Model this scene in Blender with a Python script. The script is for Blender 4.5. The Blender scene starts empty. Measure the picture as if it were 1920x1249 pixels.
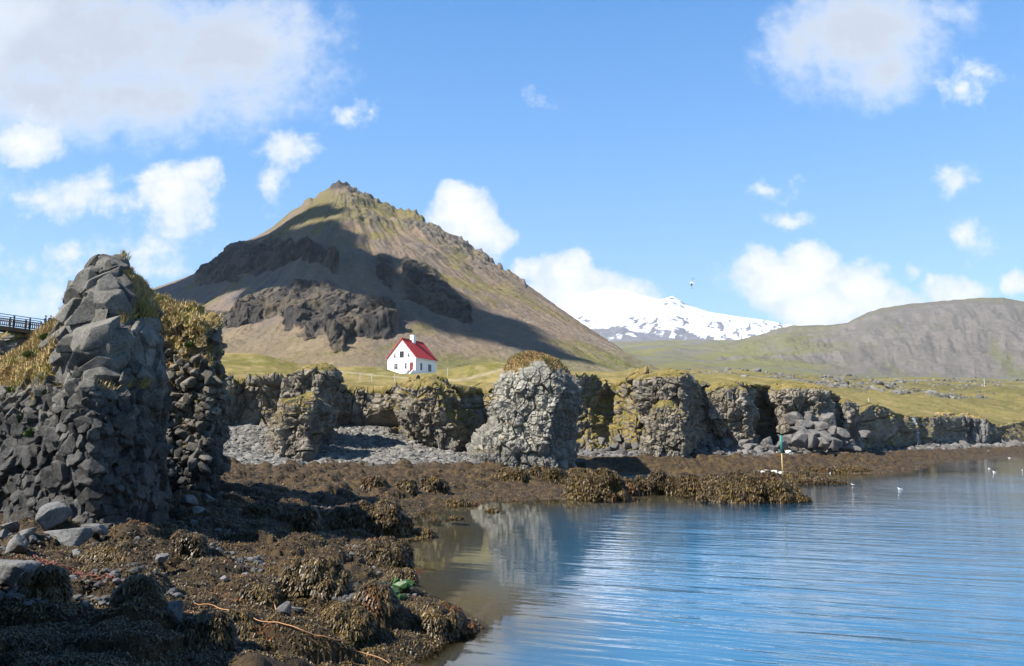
import bpy, math, random
import numpy as np
from mathutils import Vector

# ------------------------------------------------------------------ camera
H = 4.2                      # eye height over the water
FPX = 1464.0                 # focal length in photo pixels (1920 wide)
HOR = 818.0                  # photo row of the horizon
T = math.atan((HOR - 624.5) / FPX)
CT, ST = math.cos(T), math.sin(T)
sc = bpy.context.scene
COL = sc.collection
cam_d = bpy.data.cameras.new('camera')
cam_d.sensor_width = 36.0
cam_d.lens = 36.0 * FPX / 1920.0
cam_d.clip_start = 0.1
cam_d.clip_end = 60000.0
cam = bpy.data.objects.new('camera', cam_d)
cam.location = (0, 0, H)
cam.rotation_euler = (math.pi / 2 + T, 0, 0)
COL.objects.link(cam)
sc.camera = cam

# ------------------------------------------------------------------ sun, exposure
SUN_AZ, SUN_EL = math.radians(31), math.radians(45)   # azimuth measured from camera left towards the viewer
SUN = np.array([-math.cos(SUN_EL) * math.cos(SUN_AZ), -math.cos(SUN_EL) * math.sin(SUN_AZ), math.sin(SUN_EL)])
sun_d = bpy.data.lights.new('sun', 'SUN')
sun_d.energy = 5.0
sun_d.angle = math.radians(0.5)
sun_d.color = (1.0, 0.955, 0.88)
sun = bpy.data.objects.new('sun', sun_d)
sun.rotation_euler = Vector(SUN).to_track_quat('Z', 'Y').to_euler()
COL.objects.link(sun)
sc.view_settings.view_transform = 'Standard'
sc.view_settings.look = 'None'
sc.view_settings.exposure = 1.2
sc.view_settings.gamma = 1.0
sc.cycles.max_bounces = 6
sc.cycles.diffuse_bounces = 2
sc.cycles.glossy_bounces = 3
sc.cycles.transparent_max_bounces = 12
sc.cycles.volume_bounces = 0
sc.cycles.use_denoising = True


# ------------------------------------------------------------------ projection helpers
def ray(px, py):
    a = (np.asarray(px, float) - 960.0) / FPX
    b = (624.5 - np.asarray(py, float)) / FPX
    return a, CT - b * ST, ST + b * CT


def at(px, py, Y):
    a, fy, fz = ray(px, py)
    k = Y / fy
    return np.array([k * a, Y * np.ones_like(k), H + k * fz])


def on(px, py, z=0.0):
    a, fy, fz = ray(px, py)
    k = (z - H) / fz
    return np.array([k * a, k * fy, z])


def ke(px, py):
    a, fy, fz = ray(px, py)
    return a / fy, fz / fy


def row_e(py):
    return ke(960.0, py)[1]


def proj(P):
    P = np.asarray(P, float)
    d = P[..., 1] * CT + (P[..., 2] - H) * ST
    u = -P[..., 1] * ST + (P[..., 2] - H) * CT
    return 960 + FPX * P[..., 0] / d, 624.5 - FPX * u / d, d


# ------------------------------------------------------------------ node helpers
class NT:
    def __init__(s, nt):
        s.nt = nt
        s.n = nt.nodes
        s.l = nt.links

    def put(s, sock, v):
        if isinstance(v, bpy.types.NodeSocket):
            s.l.new(v, sock)
        elif v is not None:
            if isinstance(v, (tuple, list)) and len(v) == 3 and sock.type == 'RGBA':
                v = (*v, 1.0)
            sock.default_value = v

    def math(s, op, a, b=None, c=None, clamp=False):
        n = s.n.new('ShaderNodeMath')
        n.operation = op
        n.use_clamp = clamp
        for i, v in enumerate((a, b, c)):
            if v is not None:
                s.put(n.inputs[i], v)
        return n.outputs[0]

    def vmath(s, op, a, b=None, scale=None):
        n = s.n.new('ShaderNodeVectorMath')
        n.operation = op
        s.put(n.inputs[0], a)
        if b is not None:
            s.put(n.inputs[1], b)
        if scale is not None:
            s.put(n.inputs['Scale'], scale)
        return n.outputs['Value'] if op in ('LENGTH', 'DOT_PRODUCT', 'DISTANCE') else n.outputs['Vector']

    def mix(s, f, a, b, blend='MIX'):
        n = s.n.new('ShaderNodeMix')
        n.data_type = 'RGBA'
        n.blend_type = blend
        s.put(n.inputs[0], f)
        s.put(n.inputs[6], a)
        s.put(n.inputs[7], b)
        return n.outputs[2]

    def step(s, x, lo, hi, smooth=True, to0=0.0, to1=1.0):
        n = s.n.new('ShaderNodeMapRange')
        n.interpolation_type = 'SMOOTHSTEP' if smooth else 'LINEAR'
        s.put(n.inputs[0], x)
        s.put(n.inputs[1], lo)
        s.put(n.inputs[2], hi)
        s.put(n.inputs[3], to0)
        s.put(n.inputs[4], to1)
        return n.outputs[0]

    def noise(s, vec, scale, detail=4, rough=0.55, dist=0.0, color=False):
        n = s.n.new('ShaderNodeTexNoise')
        if vec is not None:
            s.put(n.inputs['Vector'], vec)
        s.put(n.inputs['Scale'], scale)
        s.put(n.inputs['Detail'], detail)
        s.put(n.inputs['Roughness'], rough)
        s.put(n.inputs['Distortion'], dist)
        return n.outputs['Color' if color else 'Fac']

    def voronoi(s, vec, scale, feature='F1', out='Distance'):
        n = s.n.new('ShaderNodeTexVoronoi')
        n.feature = feature
        if vec is not None:
            s.put(n.inputs['Vector'], vec)
        s.put(n.inputs['Scale'], scale)
        return n.outputs[out]

    def attr(s, name, out='Fac'):
        n = s.n.new('ShaderNodeAttribute')
        n.attribute_name = name
        return n.outputs[out]

    def pos(s):
        return s.n.new('ShaderNodeNewGeometry').outputs['Position']

    def objco(s):
        return s.n.new('ShaderNodeTexCoord').outputs['Object']

    def scale3(s, vec, sx, sy, sz):
        return s.vmath('MULTIPLY', vec, (sx, sy, sz))

    def bump(s, h, strength=0.5, dist=0.05):
        n = s.n.new('ShaderNodeBump')
        s.put(n.inputs['Strength'], strength)
        s.put(n.inputs['Distance'], dist)
        s.put(n.inputs['Height'], h)
        return n.outputs[0]


def new_mat(name, color=(0.5, 0.5, 0.5), rough=0.85, spec=0.2):
    m = bpy.data.materials.new(name)
    m.use_nodes = True
    h = NT(m.node_tree)
    b = h.n['Principled BSDF']
    h.put(b.inputs['Base Color'], color)
    b.inputs['Roughness'].default_value = rough
    b.inputs['Specular IOR Level'].default_value = spec
    return m, h, b


# ------------------------------------------------------------------ world: sky with clouds
def build_world():
    w = bpy.data.worlds.new('World')
    sc.world = w
    w.use_nodes = True
    h = NT(w.node_tree)
    for n in list(h.n):
        h.n.remove(n)
    out = h.n.new('ShaderNodeOutputWorld')
    sky = h.n.new('ShaderNodeTexSky')
    sky.sky_type = 'NISHITA'
    sky.sun_disc = False
    sky.sun_elevation = SUN_EL
    sky.sun_rotation = math.atan2(SUN[0], SUN[1]) % (2 * math.pi)
    sky.altitude = 0
    sky.air_density = 1.0
    sky.dust_density = 0.4
    sky.ozone_density = 1.3
    d = h.n.new('ShaderNodeTexCoord').outputs['Generated']
    sep = h.n.new('ShaderNodeSeparateXYZ')
    h.put(sep.inputs[0], d)
    dy = h.math('MAXIMUM', sep.outputs[1], 0.05)
    cx = h.math('DIVIDE', sep.outputs[0], dy)
    cz = h.math('DIVIDE', sep.outputs[2], dy)
    comb = h.n.new('ShaderNodeCombineXYZ')
    h.put(comb.inputs[0], cx)
    h.put(comb.inputs[1], cz)
    P = comb.outputs[0]
    w1 = h.vmath('SUBTRACT', h.noise(P, 5.0, 3, 0.5, color=True), (0.5, 0.5, 0.5))
    w2 = h.vmath('SUBTRACT', h.noise(P, 22.0, 5, 0.6, color=True), (0.5, 0.5, 0.5))
    Q = h.vmath('ADD', P, h.vmath('SCALE', w1, scale=0.10))
    Q = h.vmath('ADD', Q, h.vmath('SCALE', w2, scale=0.030))

    def field(blobs):
        f = None
        for (px, py, rx, ry, wt) in blobs:
            k, e = ke(px, py)
            v = h.vmath('SUBTRACT', Q, (float(k), float(e), 0.0))
            v = h.vmath('MULTIPLY', v, (FPX / rx, FPX / ry, 0.0))
            ln = h.vmath('LENGTH', v)
            g = h.math('MULTIPLY', h.math('SUBTRACT', 1.25, ln), wt)
            f = g if f is None else h.math('SMOOTH_MAX', f, g, 0.12)
        return f

    grey = field([(120, 60, 480, 150, 1.0), (420, 90, 230, 160, 1.0), (90, 170, 300, 110, 0.9), (-150, 120, 300, 260, 1.0),
                  (430, 190, 140, 70, .6), (200, -200, 500, 200, 1.0), (260, 165, 340, 95, .85), (555, 70, 80, 110, .6),
                  (1615, 65, 165, 112, 1.05), (1650, 140, 125, 72, .85), (1500, 80, 80, 78, .6), (1750, 20, 80, 50, .35)])
    white = field([(50, 255, 95, 70, .9), (348, 375, 74, 74, 1.1), (335, 435, 66, 44, .6), (388, 340, 44, 44, 1.0), (150, 370, 115, 55, .62), (230, 395, 70, 40, .5),
                   (540, 275, 70, 52, .66), (510, 340, 32, 80, .42), (660, 193, 42, 30, .42),
                   (870, 405, 72, 74, 1.25), (905, 440, 62, 66, 1.15), (848, 372, 46, 42, 1.1),
                   (1065, 525, 70, 50, 1.3), (1000, 515, 45, 30, .9), (1110, 560, 120, 50, 1.3), (1085, 495, 40, 30, 1.1), (1165, 558, 50, 28, 1.),
                   (1480, 528, 128, 66, 1.35), (1540, 570, 140, 56, 1.3), (1420, 505, 58, 34, 1.1), (1520, 480, 62, 40, 1.2), (1600, 545, 84, 56, 1.05), (1520, 600, 110, 26, .8),
                   (1700, 565, 90, 24, .7), (1790, 555, 80, 26, .8), (1915, 540, 36, 28, 1.),
                   (1810, 180, 66, 60, .42), (1840, 150, 48, 44, .32), (1785, 333, 66, 40, .55), (1450, 345, 62, 32, .45), (1495, 405, 62, 22, .42), (1810, 450, 55, 50, .42), (1700, 520, 30, 25, .4),
                   (150, 485, 320, 50, .34), (60, 560, 100, 36, .42), (300, 520, 220, 24, .30), (1010, 190, 34, 22, .28)])
    n1 = h.noise(P, 9.0, 8, 0.6)
    n2 = h.noise(P, 30.0, 6, 0.6)
    n3 = h.noise(P, 75.0, 5, 0.6)
    nn = h.math('ADD', h.math('MULTIPLY', h.math('SUBTRACT', n1, 0.5), 1.0), h.math('MULTIPLY', h.math('SUBTRACT', n2, 0.5), 0.95))
    nn = h.math('ADD', nn, h.math('MULTIPLY', h.math('SUBTRACT', n3, 0.5), 0.42))
    dg = h.step(h.math('ADD', grey, h.math('MULTIPLY', nn, .9)), -0.06, 0.98)
    dw = h.step(h.math('ADD', white, nn), 0.08, 0.60)
    thick = h.step(h.math('ADD', grey, nn), 0.25, 1.1)
    cg = h.mix(thick, (0.385, 0.42, 0.465), (0.285, 0.312, 0.36))
    lit = h.step(h.noise(P, 6.0, 3, .5), 0.5, 0.72)
    cg = h.mix(h.math('MULTIPLY', lit, .6), cg, (0.41, 0.43, 0.46))
    tw = h.step(h.math('ADD', white, h.math('MULTIPLY', nn, 2.2)), 0.1, 1.5)
    cw = h.mix(tw, (0.33, 0.375, 0.45), (0.465, 0.47, 0.48))
    # sky colour: nishita, pushed towards the clear blue of the photograph
    hsv = h.n.new('ShaderNodeHueSaturation')
    hsv.inputs['Saturation'].default_value = 1.25
    hsv.inputs['Value'].default_value = 1.0
    hsv.inputs['Hue'].default_value = 0.504
    h.put(hsv.inputs['Color'], sky.outputs[0])
    bg = h.n.new('ShaderNodeBackground')
    zen = h.step(sep.outputs[2], .30, .70, True, 1.42, .62)
    ramp = h.n.new('ShaderNodeValToRGB')
    el = ramp.color_ramp.elements
    stops = [(0.0, (.200, .310, .435)), (.17, (.150, .272, .435)), (.34, (.088, .213, .425)), (.52, (.048, .160, .375)), (1.0, (.018, .07, .19))]
    el[0].position, el[1].position = 0.0, 1.0
    el[0].color, el[1].color = (*stops[0][1], 1), (*stops[-1][1], 1)
    for ps, c_ in stops[1:-1]:
        e_ = el.new(ps)
        e_.color = (*c_, 1)
    h.put(ramp.inputs[0], h.math('MAXIMUM', sep.outputs[2], 0.0))
    nis = h.vmath('SCALE', h.vmath('SCALE', hsv.outputs[0], scale=zen), scale=0.088)
    h.put(bg.inputs[0], h.mix(0.8, nis, ramp.outputs[0]))
    bg.inputs[1].default_value = 1.0
    front = h.step(sep.outputs[1], 0.05, 0.2)
    bc = h.n.new('ShaderNodeBackground')
    cc = h.mix(dw, cg, cw)
    h.put(bc.inputs[0], cc)
    bc.inputs[1].default_value = 1.0
    dens = h.math('MAXIMUM', h.math('MULTIPLY', dg, 0.95), h.math('MULTIPLY', dw, 0.98))
    dens = h.math('MULTIPLY', dens, front)
    ms = h.n.new('ShaderNodeMixShader')
    h.put(ms.inputs[0], dens)
    h.l.new(bg.outputs[0], ms.inputs[1])
    h.l.new(bc.outputs[0], ms.inputs[2])
    h.l.new(ms.outputs[0], out.inputs[0])


build_world()

# ------------------------------------------------------------------ numpy noise
rng = np.random.default_rng(11)
random.seed(5)
_G = np.random.default_rng(3).normal(size=(256, 3))
_G /= np.linalg.norm(_G, axis=1)[:, None]


def hsh(ix, iy, iz, s=0):
    h = (ix.astype(np.uint64) * np.uint64(73856093)) ^ (iy.astype(np.uint64) * np.uint64(19349663)) ^ (iz.astype(np.uint64) * np.uint64(83492791)) ^ np.uint64((s * 2654435761 + 12345) & 0xffffffff)
    m = np.uint64(0xffffffff)
    h &= m
    h = ((h ^ (h >> np.uint64(15))) * np.uint64(2246822519)) & m
    h = ((h ^ (h >> np.uint64(13))) * np.uint64(3266489917)) & m
    return h ^ (h >> np.uint64(16))


def perlin(p, seed=0):
    p = np.asarray(p, float)
    i = np.floor(p).astype(np.int64)
    f = p - i
    u = f * f * f * (f * (f * 6 - 15) + 10)
    r = np.zeros(p.shape[:-1])
    for dx in (0, 1):
        wx = u[..., 0] if dx else 1 - u[..., 0]
        for dy in (0, 1):
            wy = u[..., 1] if dy else 1 - u[..., 1]
            for dz in (0, 1):
                wz = u[..., 2] if dz else 1 - u[..., 2]
                g = _G[(hsh(i[..., 0] + dx, i[..., 1] + dy, i[..., 2] + dz, seed) & np.uint64(255)).astype(int)]
                r += wx * wy * wz * (g[..., 0] * (f[..., 0] - dx) + g[..., 1] * (f[..., 1] - dy) + g[..., 2] * (f[..., 2] - dz))
    return r * 1.5


def fbm(p, octv=4, seed=0, gain=0.5, ridged=False):
    r = 0.0
    a = 1.0
    p = np.asarray(p, float)
    for o in range(octv):
        n = perlin(p * (2.03 ** o), seed + o * 17)
        if ridged:
            n = 1 - 2 * np.abs(n)
        r = r + a * n
        a *= gain
    return r


def voro(p, seed=0, two=False):
    """F1, F2, three randoms of the nearest cell, vector from its centre"""
    p = np.asarray(p, float)
    i = np.floor(p).astype(np.int64)
    n = p.shape[:-1]
    F1 = np.full(n, 9.0)
    F2 = np.full(n, 9.0)
    R = np.zeros(n + (3,))
    D = np.zeros(n + (3,))
    for dx in (-1, 0, 1):
        for dy in (-1, 0, 1):
            for dz in ((0,) if two else (-1, 0, 1)):
                cx, cy, cz = i[..., 0] + dx, i[..., 1] + dy, (i[..., 2] + dz if not two else i[..., 2] * 0)
                h0 = hsh(cx, cy, cz, seed).astype(np.float64) / 4294967296.0
                h1 = hsh(cx, cy, cz, seed + 1).astype(np.float64) / 4294967296.0
                h2 = hsh(cx, cy, cz, seed + 2).astype(np.float64) / 4294967296.0
                vx = p[..., 0] - cx - .1 - .8 * h0
                vy = p[..., 1] - cy - .1 - .8 * h1
                vz = p[..., 2] - cz - .1 - .8 * h2 if not two else 0 * vx
                d = np.sqrt(vx * vx + vy * vy + vz * vz)
                nw = d < F1
                F2 = np.where(nw, F1, np.minimum(F2, d))
                F1 = np.where(nw, d, F1)
                for q, hv, vv in ((0, h0, vx), (1, h1, vy), (2, h2, vz)):
                    R[..., q] = np.where(nw, hv, R[..., q])
                    D[..., q] = np.where(nw, vv, D[..., q])
    R = np.stack([(R[..., 0] * 7.31 + R[..., 1] * 3.7) % 1, (R[..., 1] * 9.13 + R[..., 0] * 5.1) % 1, (R[..., 0] * 11.7 + R[..., 1] * 8.3) % 1], -1)
    return F1, F2, R, D


def sstep(x, a, b):
    t = np.clip((x - a) / (b - a), 0, 1)
    return t * t * (3 - 2 * t)


class RBF:
    def __init__(s, pts, vals, c=0.04):
        s.p = np.asarray(pts, float)
        s.c = c
        v = np.asarray(vals, float)
        s.m = v.mean()
        d = np.sqrt(((s.p[:, None] - s.p[None]) ** 2).sum(-1) + c * c)
        s.w = np.linalg.lstsq(d + 1e-9 * np.eye(len(d)), v - s.m, rcond=None)[0]

    def table(s, x0, x1, y0, y1, n=340):
        s.t = (x0, x1, y0, y1, n)
        gx, gy = np.meshgrid(np.linspace(x0, x1, n), np.linspace(y0, y1, n), indexing='ij')
        s.tab = s.exact(np.stack([gx, gy], -1))
        return s

    def __call__(s, q):
        x0, x1, y0, y1, n = s.t
        q = np.asarray(q, float)
        a = np.clip((q[..., 0] - x0) / (x1 - x0) * (n - 1), 0, n - 1.001)
        b = np.clip((q[..., 1] - y0) / (y1 - y0) * (n - 1), 0, n - 1.001)
        i, j = a.astype(int), b.astype(int)
        a, b = a - i, b - j
        T_ = s.tab
        return (T_[i, j] * (1 - a) + T_[i + 1, j] * a) * (1 - b) + (T_[i, j + 1] * (1 - a) + T_[i + 1, j + 1] * a) * b

    def exact(s, q):
        q = np.asarray(q, float)
        sh = q.shape[:-1]
        q = q.reshape(-1, q.shape[-1])
        out = np.empty(len(q))
        for a in range(0, len(q), 60000):
            b = q[a:a + 60000]
            d = s.c * s.c
            for j in range(q.shape[-1]):
                d = d + (b[:, j:j + 1] - s.p[None, :, j]) ** 2
            out[a:a + 60000] = np.sqrt(d) @ s.w + s.m
        return out.reshape(sh)


def smooth_axis(A, n, axis, wrap):
    for _ in range(n):
        if wrap:
            A = .25 * np.roll(A, 1, axis) + .5 * A + .25 * np.roll(A, -1, axis)
        else:
            B = A.copy()
            B[1:-1] = .25 * A[:-2] + .5 * A[1:-1] + .25 * A[2:]
            A = B
    return A


# ------------------------------------------------------------------ mesh helpers
def mesh_data(name, V, quads=None, tris=None, mats=(), attrs=None, cols=None, smooth=False, midx=None):
    V = np.asarray(V, np.float32).reshape(-1, 3)
    me = bpy.data.meshes.new(name)
    quads = np.zeros((0, 4), np.int32) if quads is None else np.asarray(quads, np.int32).reshape(-1, 4)
    tris = np.zeros((0, 3), np.int32) if tris is None else np.asarray(tris, np.int32).reshape(-1, 3)
    nq, nt = len(quads), len(tris)
    me.vertices.add(len(V))
    me.vertices.foreach_set('co', V.ravel())
    me.loops.add(nq * 4 + nt * 3)
    me.loops.foreach_set('vertex_index', np.concatenate([quads.ravel(), tris.ravel()]))
    me.polygons.add(nq + nt)
    me.polygons.foreach_set('loop_start', np.concatenate([np.arange(nq) * 4, nq * 4 + np.arange(nt) * 3]).astype(np.int32))
    for m in mats:
        me.materials.append(m)
    if midx is not None:
        me.polygons.foreach_set('material_index', np.asarray(midx, np.int32))
    me.polygons.foreach_set('use_smooth', np.full(nq + nt, bool(smooth)))
    me.update(calc_edges=True)
    for k, a in (attrs or {}).items():
        at_ = me.attributes.new(k, 'FLOAT', 'POINT')
        at_.data.foreach_set('value', np.asarray(a, np.float32).ravel())
    for k, a in (cols or {}).items():
        at_ = me.attributes.new(k, 'FLOAT_COLOR', 'POINT')
        a = np.asarray(a, np.float32).reshape(-1, 3)
        at_.data.foreach_set('color', np.concatenate([a, np.ones((len(a), 1), np.float32)], 1).ravel())
    return me


def link(name, me, parent=None, kind=None, label=None, cat=None, group=None):
    o = bpy.data.objects.new(name, me)
    COL.objects.link(o)
    if parent is not None:
        o.parent = parent
    tag(o, label, cat, group, kind)
    return o


def tag(o, label=None, cat=None, group=None, kind=None):
    if label:
        o['label'] = label
    if cat:
        o['category'] = cat
    if group:
        o['group'] = group
    if kind:
        o['kind'] = kind
    return o


def empty(name, loc, label, cat, group=None, rz=0.0):
    o = bpy.data.objects.new(name, None)
    o.empty_display_size = 0.2
    o.location = tuple(float(v) for v in loc)
    o.rotation_euler = (0, 0, rz)
    COL.objects.link(o)
    return tag(o, label, cat, group)


def grid_quads(n, m, wrap=False):
    i = np.arange(n - 1)[:, None]
    j = np.arange(m if wrap else m - 1)[None, :]
    a = i * m + j
    b = i * m + (j + 1) % m
    return np.stack([a, b, b + m, a + m], -1).reshape(-1, 4)


class MB:
    """collects boxes, tubes and prisms for ONE mesh"""
    def __init__(s):
        s.v, s.f = [], []

    def add(s, V, F):
        o = len(s.v)
        s.v += [tuple(map(float, p)) for p in V]
        s.f += [tuple(i + o for i in q) for q in F]
        return s

    def box(s, c, d):
        x, y, z = c
        a, b, e = d[0] / 2, d[1] / 2, d[2] / 2
        V = [(x + i * a, y + j * b, z + k * e) for i in (-1, 1) for j in (-1, 1) for k in (-1, 1)]
        return s.add(V, [(0, 1, 3, 2), (4, 6, 7, 5), (0, 4, 5, 1), (2, 3, 7, 6), (0, 2, 6, 4), (1, 5, 7, 3)])

    def bar(s, p, q, w, h_=None):
        """square bar from p to q"""
        p, q = np.array(p, float), np.array(q, float)
        h_ = h_ or w
        d = (q - p) / np.linalg.norm(q - p)
        up = np.array([0, 0, 1.0]) if abs(d[2]) < .9 else np.array([0, 1.0, 0])
        s1 = np.cross(d, up)
        s1 /= np.linalg.norm(s1)
        s2 = np.cross(s1, d)
        V = [e + s1 * i * w / 2 + s2 * j * h_ / 2 for e in (p, q) for (i, j) in ((-1, -1), (1, -1), (1, 1), (-1, 1))]
        return s.add(V, [(3, 2, 1, 0), (4, 5, 6, 7), (0, 1, 5, 4), (1, 2, 6, 5), (2, 3, 7, 6), (3, 0, 4, 7)])

    def tube(s, pts, r, n=8):
        pts = np.asarray(pts, float)
        rr = np.full(len(pts), r) if np.isscalar(r) else np.asarray(r, float)
        d = np.gradient(pts, axis=0)
        d /= np.linalg.norm(d, axis=1)[:, None]
        up = np.array([0, 0, 1.0]) if abs(d[0][2]) < .9 else np.array([0, 1.0, 0])
        V = []
        for k in range(len(pts)):
            s1 = np.cross(d[k], up)
            s1 /= np.linalg.norm(s1)
            s2 = np.cross(s1, d[k])
            for j in range(n):
                a = 2 * math.pi * j / n
                V.append(pts[k] + rr[k] * (s1 * math.cos(a) + s2 * math.sin(a)))
        F = [(k * n + j, k * n + (j + 1) % n, (k + 1) * n + (j + 1) % n, (k + 1) * n + j) for k in range(len(pts) - 1) for j in range(n)]
        F += [tuple(range(n - 1, -1, -1)), tuple((len(pts) - 1) * n + j for j in range(n))]
        return s.add(V, F)

    def build(s, name, mat, parent=None, smooth=False, **kw):
        me = bpy.data.meshes.new(name)
        me.from_pydata(s.v, [], s.f)
        me.materials.append(mat)
        if smooth:
            me.polygons.foreach_set('use_smooth', np.full(len(s.f), True))
        me.update()
        return link(name, me, parent, **kw)


def copy_tree(o, parent=None):
    c = o.copy()
    COL.objects.link(c)
    if parent is not None:
        c.parent = parent
    for ch in list(o.children):
        copy_tree(ch, c)
    return c


# ------------------------------------------------------------------ materials
def rock_mat(name, dark, light, scale=1.0, grass=((0.27, 0.19, 0.085), (0.15, 0.13, 0.035)), lichen=None, tint=None, lower=None):
    """basalt: two greys mottled, per-block value, grass where the attribute says, optional pale droppings/lichen and darker wet foot"""
    m, h, b = new_mat(name, rough=0.9, spec=0.15)
    p = h.pos()
    n1 = h.noise(p, 0.9 * scale, 8, 0.65)
    n2 = h.noise(p, 7.0 * scale, 8, 0.7)
    f = h.math('ADD', h.math('MULTIPLY', n1, 0.5), h.math('MULTIPLY', n2, 0.5))
    c = h.mix(h.step(f, 0.36, 0.64), dark, light)
    if lower:
        c = h.mix(h.step(h.math('ADD', h.attr('hgt'), h.math('MULTIPLY', h.math('SUBTRACT', n1, .5), .5)), lower[0], lower[1]), h.mix(h.step(f, .36, .64), lower[2], lower[3]), c)
    cell = h.step(h.attr('cell'), 0, 1, False, 0.66, 1.3)
    c = h.mix(1.0, c, h.mix(0, cell, cell), 'MULTIPLY')
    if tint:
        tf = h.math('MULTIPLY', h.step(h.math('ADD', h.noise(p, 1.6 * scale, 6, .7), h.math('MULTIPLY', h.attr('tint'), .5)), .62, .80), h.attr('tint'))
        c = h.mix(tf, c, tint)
    if lichen:
        lf = h.step(h.noise(h.vmath('ADD', p, (7, 3, 1)), 2.3 * scale, 7, .7), .58, .70)
        c = h.mix(h.math('MULTIPLY', lf, lichen[1]), c, lichen[0])
    gn = h.noise(p, 0.7 * scale, 6, .7)
    gn2 = h.noise(p, 14.0, 4, .7)
    g = h.mix(h.step(gn, .42, .60), grass[0], grass[1])
    g = h.mix(h.step(gn2, .3, .7), h.mix(1.0, g, (.6, .55, .5), 'MULTIPLY'), h.mix(1.0, g, (1.25, 1.2, 1.1), 'MULTIPLY'))
    gf = h.step(h.math('ADD', h.attr('grass'), h.math('MULTIPLY', h.math('SUBTRACT', h.noise(p, 3.2 * scale, 6, .7), .5), 1.1)), .42, .58)
    c = h.mix(gf, c, g)
    h.put(b.inputs['Base Color'], c)
    bh = h.noise(p, 9.0 * scale, 10, .75)
    h.put(b.inputs['Normal'], h.bump(bh, 0.75, 0.10 / scale))
    return m


def simple_mat(name, col, rough=.6, spec=.3, var=.15, scale=6.0):
    m, h, b = new_mat(name, col, rough, spec)
    n = h.noise(h.objco(), scale, 5, .6)
    h.put(b.inputs['Base Color'], h.mix(n, tuple(v * (1 - var) for v in col), tuple(min(1, v * (1 + var)) for v in col)))
    return m


M_ROCK_NEAR = rock_mat('basalt_near', (0.056, 0.052, 0.046), (0.150, 0.140, 0.121), 1.6, lichen=((.15, .115, .035), .45),
                       lower=(.42, .66, (.025, .0243, .0235), (.086, .083, .078)))
M_ROCK_RUBBLY = rock_mat('basalt_rubbly', (0.062, 0.055, 0.044), (0.175, 0.156, 0.125), 1.6, lichen=((.15, .10, .03), .5),
                         lower=(.2, .5, (.034, .033, .031), (.095, .092, .086)))
M_ROCK_MID = rock_mat('basalt_mid', (0.078, 0.066, 0.051), (0.235, 0.206, 0.165), .8, grass=((0.205, 0.160, 0.070), (0.130, 0.116, 0.036)), lichen=((.14, .115, .042), .7),
                      lower=(.0, .3, (.06, .059, .058), (.145, .142, .136)))
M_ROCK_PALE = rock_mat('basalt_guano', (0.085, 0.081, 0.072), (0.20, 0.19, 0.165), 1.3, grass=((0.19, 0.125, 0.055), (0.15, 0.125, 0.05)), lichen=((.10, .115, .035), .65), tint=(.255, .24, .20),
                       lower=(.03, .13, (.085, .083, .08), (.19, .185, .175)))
M_BOULDER = rock_mat('boulder_stone', (0.075, 0.074, 0.073), (0.19, 0.185, 0.178), 2.0)
M_BOULDER_D = rock_mat('boulder_dark', (0.070, 0.066, 0.062), (0.165, 0.155, 0.145), 1.0, lichen=((.13, .10, .035), .4))


def weed_mat(name):
    m, h, b = new_mat(name, rough=.65, spec=.15)
    p = h.pos()
    n0 = h.noise(p, .55, 5, .6)
    n1 = h.noise(p, 2.4, 6, .65)
    n2 = h.noise(p, 22.0, 6, .75)
    c = h.mix(h.step(n1, .35, .65), (0.030, 0.021, 0.013), (0.085, 0.056, 0.026))
    c = h.mix(h.math('MULTIPLY', h.step(n0, .52, .68), .75), c, (0.15, 0.105, 0.022))
    c = h.mix(h.math('MULTIPLY', h.step(h.noise(p, 5.5, 4, .6), .60, .72), .5), c, (0.16, 0.062, 0.018))
    c = h.mix(h.step(n2, .33, .7), h.mix(1., c, (.45, .42, .4), 'MULTIPLY'), h.mix(1., c, (1.45, 1.4, 1.3), 'MULTIPLY'))
    h.put(b.inputs['Base Color'], c)
    h.put(b.inputs['Normal'], h.bump(h.noise(p, 26.0, 8, .8), 1.0, .10))
    return m


M_WEED = weed_mat('seaweed_wet')


def attr_color_mat(name, rough=.9, spec=.1, nscale=3.0, bump=.4, bdist=.1, namp=.35):
    m, h, b = new_mat(name, rough=rough, spec=spec)
    c = h.attr('col', 'Color')
    p = h.pos()
    n = h.noise(p, nscale, 7, .7)
    c = h.mix(n, h.mix(1., c, (1 - namp,) * 3, 'MULTIPLY'), h.mix(1., c, (1 + namp,) * 3, 'MULTIPLY'))
    h.put(b.inputs['Base Color'], c)
    if bump:
        h.put(b.inputs['Normal'], h.bump(n, bump, bdist))
    return m


def cmix(a, b, f):
    return np.asarray(a) * (1 - f[..., None]) + np.asarray(b) * f[..., None]


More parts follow.
